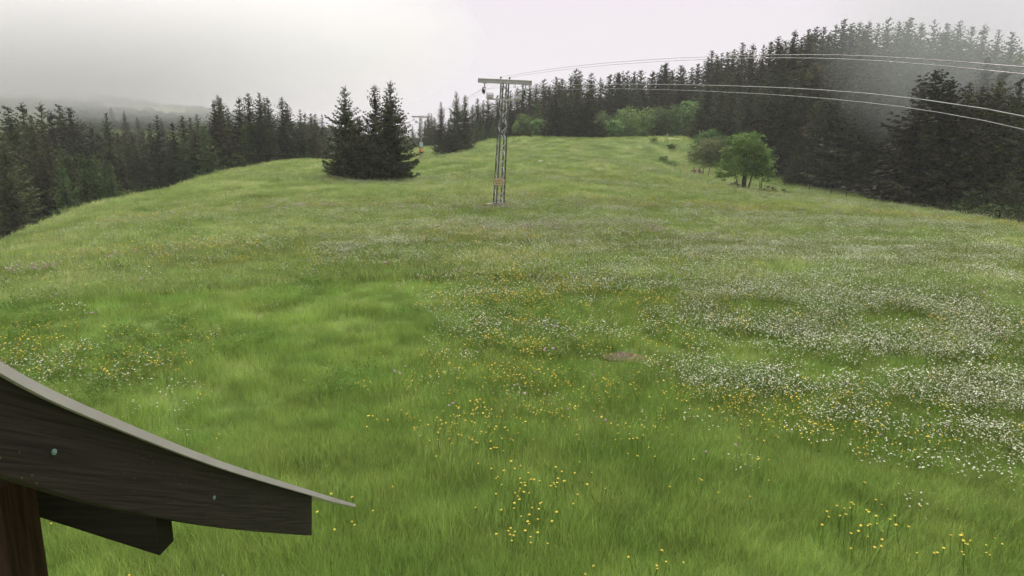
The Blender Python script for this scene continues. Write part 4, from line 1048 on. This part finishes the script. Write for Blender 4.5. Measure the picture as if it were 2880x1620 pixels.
def W(u, v, Y):
    p = at(u, v, Y); return p[0], p[1]
white_p = [(*W(2250, 790, 20), 14, 7, -12, 0.45), (*W(2000, 620, 38), 30, 9, -6, 0.5), (*W(2500, 900, 15), 7, 4, -20, 0.45), (*W(2150, 720, 24), 9, 4.2, -12, 1.0), (*W(2350, 860, 16), 5, 2.2, -20, 1.0), (*W(2600, 950, 13), 4, 1.8, -25, 1.0), (*W(2750, 1150, 9.5), 2.2, 1.6, -30, 0.9),
           (*W(1650, 700, 25.5), 8, 2.6, -8, 0.8), (*W(1750, 585, 42), 16, 3.5, -6, 1.0), (*W(1600, 560, 47), 12, 3, 0, 0.8), (*W(2300, 620, 38), 14, 5, -10, 1.0), (*W(2700, 720, 25), 8, 4, -15, 0.8),
           (*W(1350, 640, 32), 9, 3, 5, 0.7), (*W(1080, 720, 24), 5, 2.5, 10, 0.6), (*W(1300, 860, 16.5), 1.6, 0.9, 20, 0.8), (*W(1400, 930, 14.5), 2, 0.9, 0, 0.55), (*W(1930, 530, 60), 22, 5, -5, 0.8), (*W(2450, 590, 62), 20, 6, -15, 0.7),
           (*W(1900, 470, 88), 26, 9, 0, 0.6), (*W(1200, 500, 70), 14, 4, 5, 0.6), (*W(1100, 520, 66), 10, 3, 5, 0.5), (*W(1500, 400, 120), 30, 10, 0, 0.35), (*W(700, 600, 42), 12, 3, 20, 0.3), (*W(300, 640, 37), 8, 2.5, 30, 0.4),
           (*W(2000, 1050, 11), 1.6, 0.8, -10, 0.5), (*W(550, 1150, 9), 1.0, 1.2, 0, 0.06), (*W(250, 1000, 11.5), 3, 2, 30, 0.08), (*W(2850, 1000, 12), 4, 3, -30, 0.8), (*W(900, 600, 36), 10, 3, 8, 0.5)]
yellow_p = [(*W(1530, 880, 15.8), 3.2, 1.8, 0, 0.5), (*W(1700, 870, 16), 3, 1.4, -10, 0.5), (*W(1500, 800, 18.8), 5, 2.0, 5, 0.3), (*W(1650, 760, 21), 5, 2, 0, 0.25), (*W(1350, 700, 25.5), 6, 3, 0, 0.2),
            (*W(1850, 570, 46), 14, 4, -4, 0.8), (*W(2250, 600, 46), 14, 3.5, -8, 0.9), (*W(2500, 620, 44), 8, 3, -12, 0.8), (*W(1200, 590, 40), 12, 3, 4, 0.35), (*W(800, 600, 40), 14, 5, 15, 0.3), (*W(700, 740, 22), 6, 3, 15, 0.2),
            (*W(1500, 1020, 11.8), 2.2, 1.0, 0, 0.5), (*W(1320, 1150, 9.5), 2.2, 1.3, 10, 0.4), (*W(2280, 1180, 9.2), 2.2, 0.9, -10, 0.2), (*W(250, 1050, 10.8), 3, 3, 30, 0.22), (*W(2850, 980, 13), 3, 1.2, -20, 0.5), (*W(1800, 500, 66), 16, 6, 0, 0.4), (*W(2000, 900, 14.5), 2, 1, -15, 0.3)]
pink_p = [(*W(150, 800, 18.5), 2.2, 1.2, 25, 0.9), (*W(1080, 600, 38), 7, 1.5, 3, 0.8), (*W(1630, 660, 30), 6, 1.8, -10, 0.35), (*W(2450, 620, 44), 12, 2, -10, 0.45), (*W(1780, 580, 43), 8, 2, 0, 0.35), (*W(2150, 640, 33), 8, 2, -10, 0.3)]

def flowers(name, protos, patches, N, seed, thr, label, base=0.0, sc0=1.0, streak=(2.2, 0.9)):
    g = np.random.default_rng(seed)
    Xa, Ya = scatter_pts(N, 5, 30, g, 50, 1.2); Xb, Yb = scatter_pts(int(N * 1.7), 25, 130, g, 47, 1.25)
    X = np.concatenate([Xa, Xb]); Y = np.concatenate([Ya, Yb])
    pr = mask(X, Y, patches, seed, streak, thr) + base * (fbm(X / 3, Y / 3, seed + 5, 2) > 0.5)
    pr = pr * np.clip((np.hypot(X, Y) - 7.5) / 3.0, 0.05, 1)
    pr = pr * (1 - 0.97 * np.clip(1.5 * smear(X, Y), 0, 1))
    k = (g.random(len(X)) < pr) & open_meadow(X, Y) & not_dirt(X, Y); X, Y = X[k], Y[k]; n = len(X)
    stuff_points(name, X, Y, protos, g.integers(0, len(protos), n), np.stack([g.normal(0, 0.1, n), g.normal(0, 0.1, n), g.uniform(0, 6.28, n)], -1), sc0 * g.uniform(0.8, 1.2, n) * (1 + 0.012 * np.clip(np.hypot(X, Y) - 10, 0, 70)), label)
    return n
wf = [blossom('white_bloom_%d' % i, 700 + i, 16, 0.27, 0.12, 0.28, 0.025, M['white_petal']) for i in range(4)]
yf = [blossom('yellow_bloom_%d' % i, 710 + i, 6, 0.20, 0.18, 0.36, 0.026, M['yellow_petal']) for i in range(4)]
pf = [blossom('pink_bloom_%d' % i, 720 + i, 4, 0.20, 0.22, 0.40, 0.045, M['pink_petal'], False) for i in range(3)]
st = [blossom('stalk_%d' % i, 730 + i, 6, 0.22, 0.25, 0.42, 0.022, M['straw'], False) for i in range(3)]
n1 = flowers('white_meadow_flowers', wf, white_p, 50000, 51, 0.46, 'dense drifts of small white meadow flowers', 0.012)
n2 = flowers('yellow_meadow_flowers', yf, yellow_p, 40000, 52, 0.46, 'drifts of small yellow meadow flowers', 0.015)
n3 = flowers('pink_meadow_flowers', pf, pink_p, 26000, 53, 0.46, 'sparse pink meadow flowers', 0.003)
n4 = flowers('seeding_grass_heads', st, white_p + yellow_p, 16000, 54, 0.40, 'pale seeding grass heads over the meadow', 0.05)

# nearest yellow flowers, one by one
def yellow_flower(seed):
    g = np.random.default_rng(seed); m = MB(); hh = 0.34; tx, ty = g.normal(0, 0.05, 2)
    m.tube([(0, 0, -0.02), (tx * 0.3, ty * 0.3, hh * 0.5), (tx, ty, hh)], 0.0025, 4, 0, False)
    s = 0.017; n = 9; a0 = g.uniform(0, 1)
    inner = [(tx + math.cos(a0 + 6.283 * i / n) * s * 0.45, ty + math.sin(a0 + 6.283 * i / n) * s * 0.45, hh + 0.006) for i in range(n)]
    outer = [(tx + math.cos(a0 + 6.283 * (i + .5) / n) * s * g.uniform(0.9, 1.15), ty + math.sin(a0 + 6.283 * (i + .5) / n) * s, hh + 0.004 + g.normal(0, 0.002)) for i in range(n)]
    m.add(inner + outer + [(tx, ty, hh + 0.009), (tx, ty, hh - 0.006)],
          [(i, (i + 1) % n, 2 * n) for i in range(n)] + [(i, n + i, (i + 1) % n) for i in range(n)] + [((i + 1) % n, i, 2 * n + 1) for i in range(n)], 1)
    return m.mesh('yellow_flower', [M['herb'], M['yellow_petal']])
yfm = [yellow_flower(800 + i) for i in range(6)]
clusters = [(1480, 1450, 130, 90, 26), (1600, 1360, 60, 40, 8), (2430, 1480, 130, 60, 34), (2700, 1560, 110, 45, 18), (1790, 1230, 70, 40, 22), (1520, 1360, 60, 30, 12), (1460, 1520, 60, 30, 10), (1250, 1180, 90, 60, 16),
            (2250, 1200, 110, 60, 34), (2080, 1340, 300, 90, 14), (1330, 1230, 90, 60, 16), (1400, 1330, 60, 50, 10), (1800, 1590, 200, 25, 8), (980, 1450, 120, 60, 10), (2100, 1200, 60, 60, 10)]
gf = np.random.default_rng(91)
for (cu, cv, su, sv, cnt) in clusters:
    for k in range(cnt):
        u, v = cu + gf.normal(0, su * 0.6), cv + gf.normal(0, sv * 0.6)
        d = ray(u, v); yv = 6.0
        for it in range(8):
            p = CAM + d * (yv / d[1]); yv = max(3.0, yv + (p[2] - g1(p[0], p[1]) - 0.3) / (-d[2] / d[1] + 0.06))
        o = link(bpy.data.objects.new('yellow_flower', random.choice(yfm)))
        o.location = (p[0], p[1], g1(p[0], p[1])); o.rotation_euler = (gf.normal(0, 0.12), gf.normal(0, 0.12), gf.uniform(0, 6.28)); s_ = gf.uniform(0.85, 1.3); o.scale = (s_, s_, s_)
        side = 'right of the bare soil patch' if u > 1980 else 'below the bare soil patch' if u > 1600 else 'left of the bare soil patch'
        tag(o, 'single yellow flower on a thin stem, ' + side, 'flower', 'single yellow flowers in the near grass')

def place_px(u, v, lift):
    d = ray(u, v); yv = 6.0
    for it in range(8):
        p = CAM + d * (yv / d[1]); yv = max(3.0, yv + (p[2] - g1(p[0], p[1]) - lift) / (-d[2] / d[1] + 0.06))
    return p
m = MB(); m.tube([(0, 0, -0.02), (0.01, 0, 0.18), (0.03, 0.01, 0.33)], 0.003, 4, 0, False)
for a_ in range(3):
    m.tube([(0.03, 0.01, 0.335 + a_ * 0.008), (0.03, 0.01, 0.343 + a_ * 0.008)], [0.011, 0.014][:2] if a_ == 0 else [0.014, 0.012 - 0.003 * a_], 8, 1)
clv = m.mesh('clover', [M['herb'], M['pink_petal']])
for (u, v, lab) in [(1600, 1163, 'lilac flower head left of the lower yellow flower cluster'), (1696, 1192, 'lilac flower head beside the yellow flowers below the bare soil'), (1985, 1286, 'pale lilac flower head alone in the near middle grass'),
                    (2077, 1264, 'lilac flower head right of the pale lilac one'), (2467, 1232, 'pinkish flower head among the yellow flowers on the right'), (2668, 1208, 'pink flower head by the white flower drift at right'),
                    (1498, 1054, 'faint lilac flower head left of the bare soil patch'), (2370, 1088, 'small lilac flower head below the white flower drift'), (2380, 1060, 'tiny lilac flower head at the edge of the white drift'), (1660, 1062, 'pinkish flower head below left of the bare soil')]:
    p = place_px(u, v, 0.34); o = link(bpy.data.objects.new('lilac_flower', clv)); o.location = (p[0], p[1], g1(p[0], p[1])); o.rotation_euler = (0, 0, u * 0.7); o.scale = (1.15,) * 3
    tag(o, lab, 'flower', 'single lilac flower heads in the near grass')

# ------------------------------------------------------------------ bare soil and a stone
gs = np.random.default_rng(33)
m = MB(); nn = 26
V_ = []; F_ = []
for i in range(nn):
    for j in range(nn):
        x = dirt[0] - 0.75 + 2.0 * i / (nn - 1); y = dirt[1] - 0.9 + 1.5 * j / (nn - 1)
        V_.append((x, y, g1(x, y) + (0.02 + 0.05 * float(fbm(x * 9, y * 9, 61, 3)) if not bool(np.all(not_dirt(np.array([x]), np.array([y])))) else -0.05)))
for i in range(nn - 1):
    for j in range(nn - 1):
        F_.append((i * nn + j, (i + 1) * nn + j, (i + 1) * nn + j + 1, i * nn + j + 1))
m.add(V_, F_); so = m.build('bare_soil_patch', M['soil'], None, False)
tag(so, 'small patch of trodden brown soil in the meadow grass', None, None, 'stuff')

def stone(name, x, y, r, mat, lab, cat, seed):
    g = np.random.default_rng(seed)
    import bmesh
    bm = bmesh.new(); bmesh.ops.create_icosphere(bm, subdivisions=2, radius=r)
    for v in bm.verts: v.co *= 0.8 + 0.4 * g.random(); v.co.z *= 0.6
    me = bpy.data.meshes.new(name); bm.to_mesh(me); bm.free(); me.materials.append(mat)
    o = link(bpy.data.objects.new(name, me)); o.location = (x, y, g1(x, y) + 0.25 * r); tag(o, lab, cat)
p = at(1520, 467, 84); stone('pale_stone', p[0], p[1], 0.30, M['stone'], 'pale stone lying alone on the meadow right of the near pylon', 'stone', 1)
p = at(1957, 482, 103); stone('soil_mound', p[0], p[1], 1.0, M['soil'], 'low brown earth mound left of the pale fence posts', 'mound', 2)

# ------------------------------------------------------------------ air: even haze, low cloud on the left slope, added veil at right
def volume_mat(name, color, density, aniso=0.0):
    m, n, l = mat_new(name)
    out = n.new('ShaderNodeOutputMaterial'); v = n.new('ShaderNodeVolumePrincipled')
    v.inputs['Color'].default_value = (*color, 1); v.inputs['Density'].default_value = density; v.inputs['Anisotropy'].default_value = aniso
    l.new(v.outputs['Volume'], out.inputs['Volume'])
    return m, n, l, v
hz, _, _, _ = volume_mat('pale_air', (0.95, 0.95, 0.97), 0.00035)
z_lo, z_hi = float(GZ.min()) - 1.0, max(float(GZ.max()) + 4.0, 112.0)
m = MB(); m.box((0, 0, (z_lo + z_hi) / 2), (1420, 1420, z_hi - z_lo)); hb_ = m.build('haze', hz)
tag(hb_, 'thin even morning mist in the air over the meadow', None, None, 'stuff')

def cloud(name, loc_, size, dens, label, nscale, seed, rot=0.0, tone=(0.97, 0.965, 0.98), ragged=0.8):
    """lumpy low cloud: density fades to nothing at the rim of an ellipsoid"""
    import bmesh
    m_, n, l, v = volume_mat(name + '_vapour', tone, 0.0)
    tc = n.new('ShaderNodeTexCoord'); ln = n.new('ShaderNodeVectorMath'); ln.operation = 'LENGTH'
    nz = n.new('ShaderNodeTexNoise'); nz.inputs['Scale'].default_value = nscale; nz.inputs['Detail'].default_value = 5
    mp = n.new('ShaderNodeMapping'); mp.inputs['Location'].default_value = (seed, seed * 2, 0)
    l.new(tc.outputs['Object'], ln.inputs[0]); l.new(tc.outputs['Object'], mp.inputs['Vector']); l.new(mp.outputs['Vector'], nz.inputs['Vector'])
    mr = n.new('ShaderNodeMapRange'); mr.inputs['From Min'].default_value = 1.0; mr.inputs['From Max'].default_value = 0.35
    ad = n.new('ShaderNodeMath'); ad.operation = 'MULTIPLY_ADD'; ad.inputs[1].default_value = ragged; ad.inputs[2].default_value = -0.5 * ragged
    sm = n.new('ShaderNodeMath'); sm.operation = 'SUBTRACT'
    l.new(nz.outputs['Fac'], ad.inputs[0]); l.new(ln.outputs['Value'], sm.inputs[0]); l.new(ad.outputs[0], sm.inputs[1])
    l.new(sm.outputs[0], mr.inputs['Value'])
    ml = n.new('ShaderNodeMath'); ml.operation = 'MULTIPLY'; ml.inputs[1].default_value = dens
    l.new(mr.outputs['Result'], ml.inputs[0]); l.new(ml.outputs[0], v.inputs['Density'])
    bm = bmesh.new(); bmesh.ops.create_icosphere(bm, subdivisions=3, radius=1.0)
    me = bpy.data.meshes.new(name); bm.to_mesh(me); bm.free(); me.materials.append(m_)
    o = link(bpy.data.objects.new(name, me)); o.location = loc_; o.scale = size; o.rotation_euler = (0, rot, 0)
    tag(o, label, None, None, 'stuff')
    return o
CLOUD = True
if CLOUD:
    cloud('low_cloud', (-200, 272, 63), (190, 95, 46), 0.034, 'grey low cloud hiding the top of the far left hillside', 1.6, 3.1)
    cloud('lens_smear_veil', (55, 79, 20), (21, 8, 15), 0.045, 'grey veil added before the upper right forest as a lens smear', 1.9, 8.4, R(20), (0.62, 0.65, 0.65), 0.55)  # added vapour standing in for a grey smudge on the lens
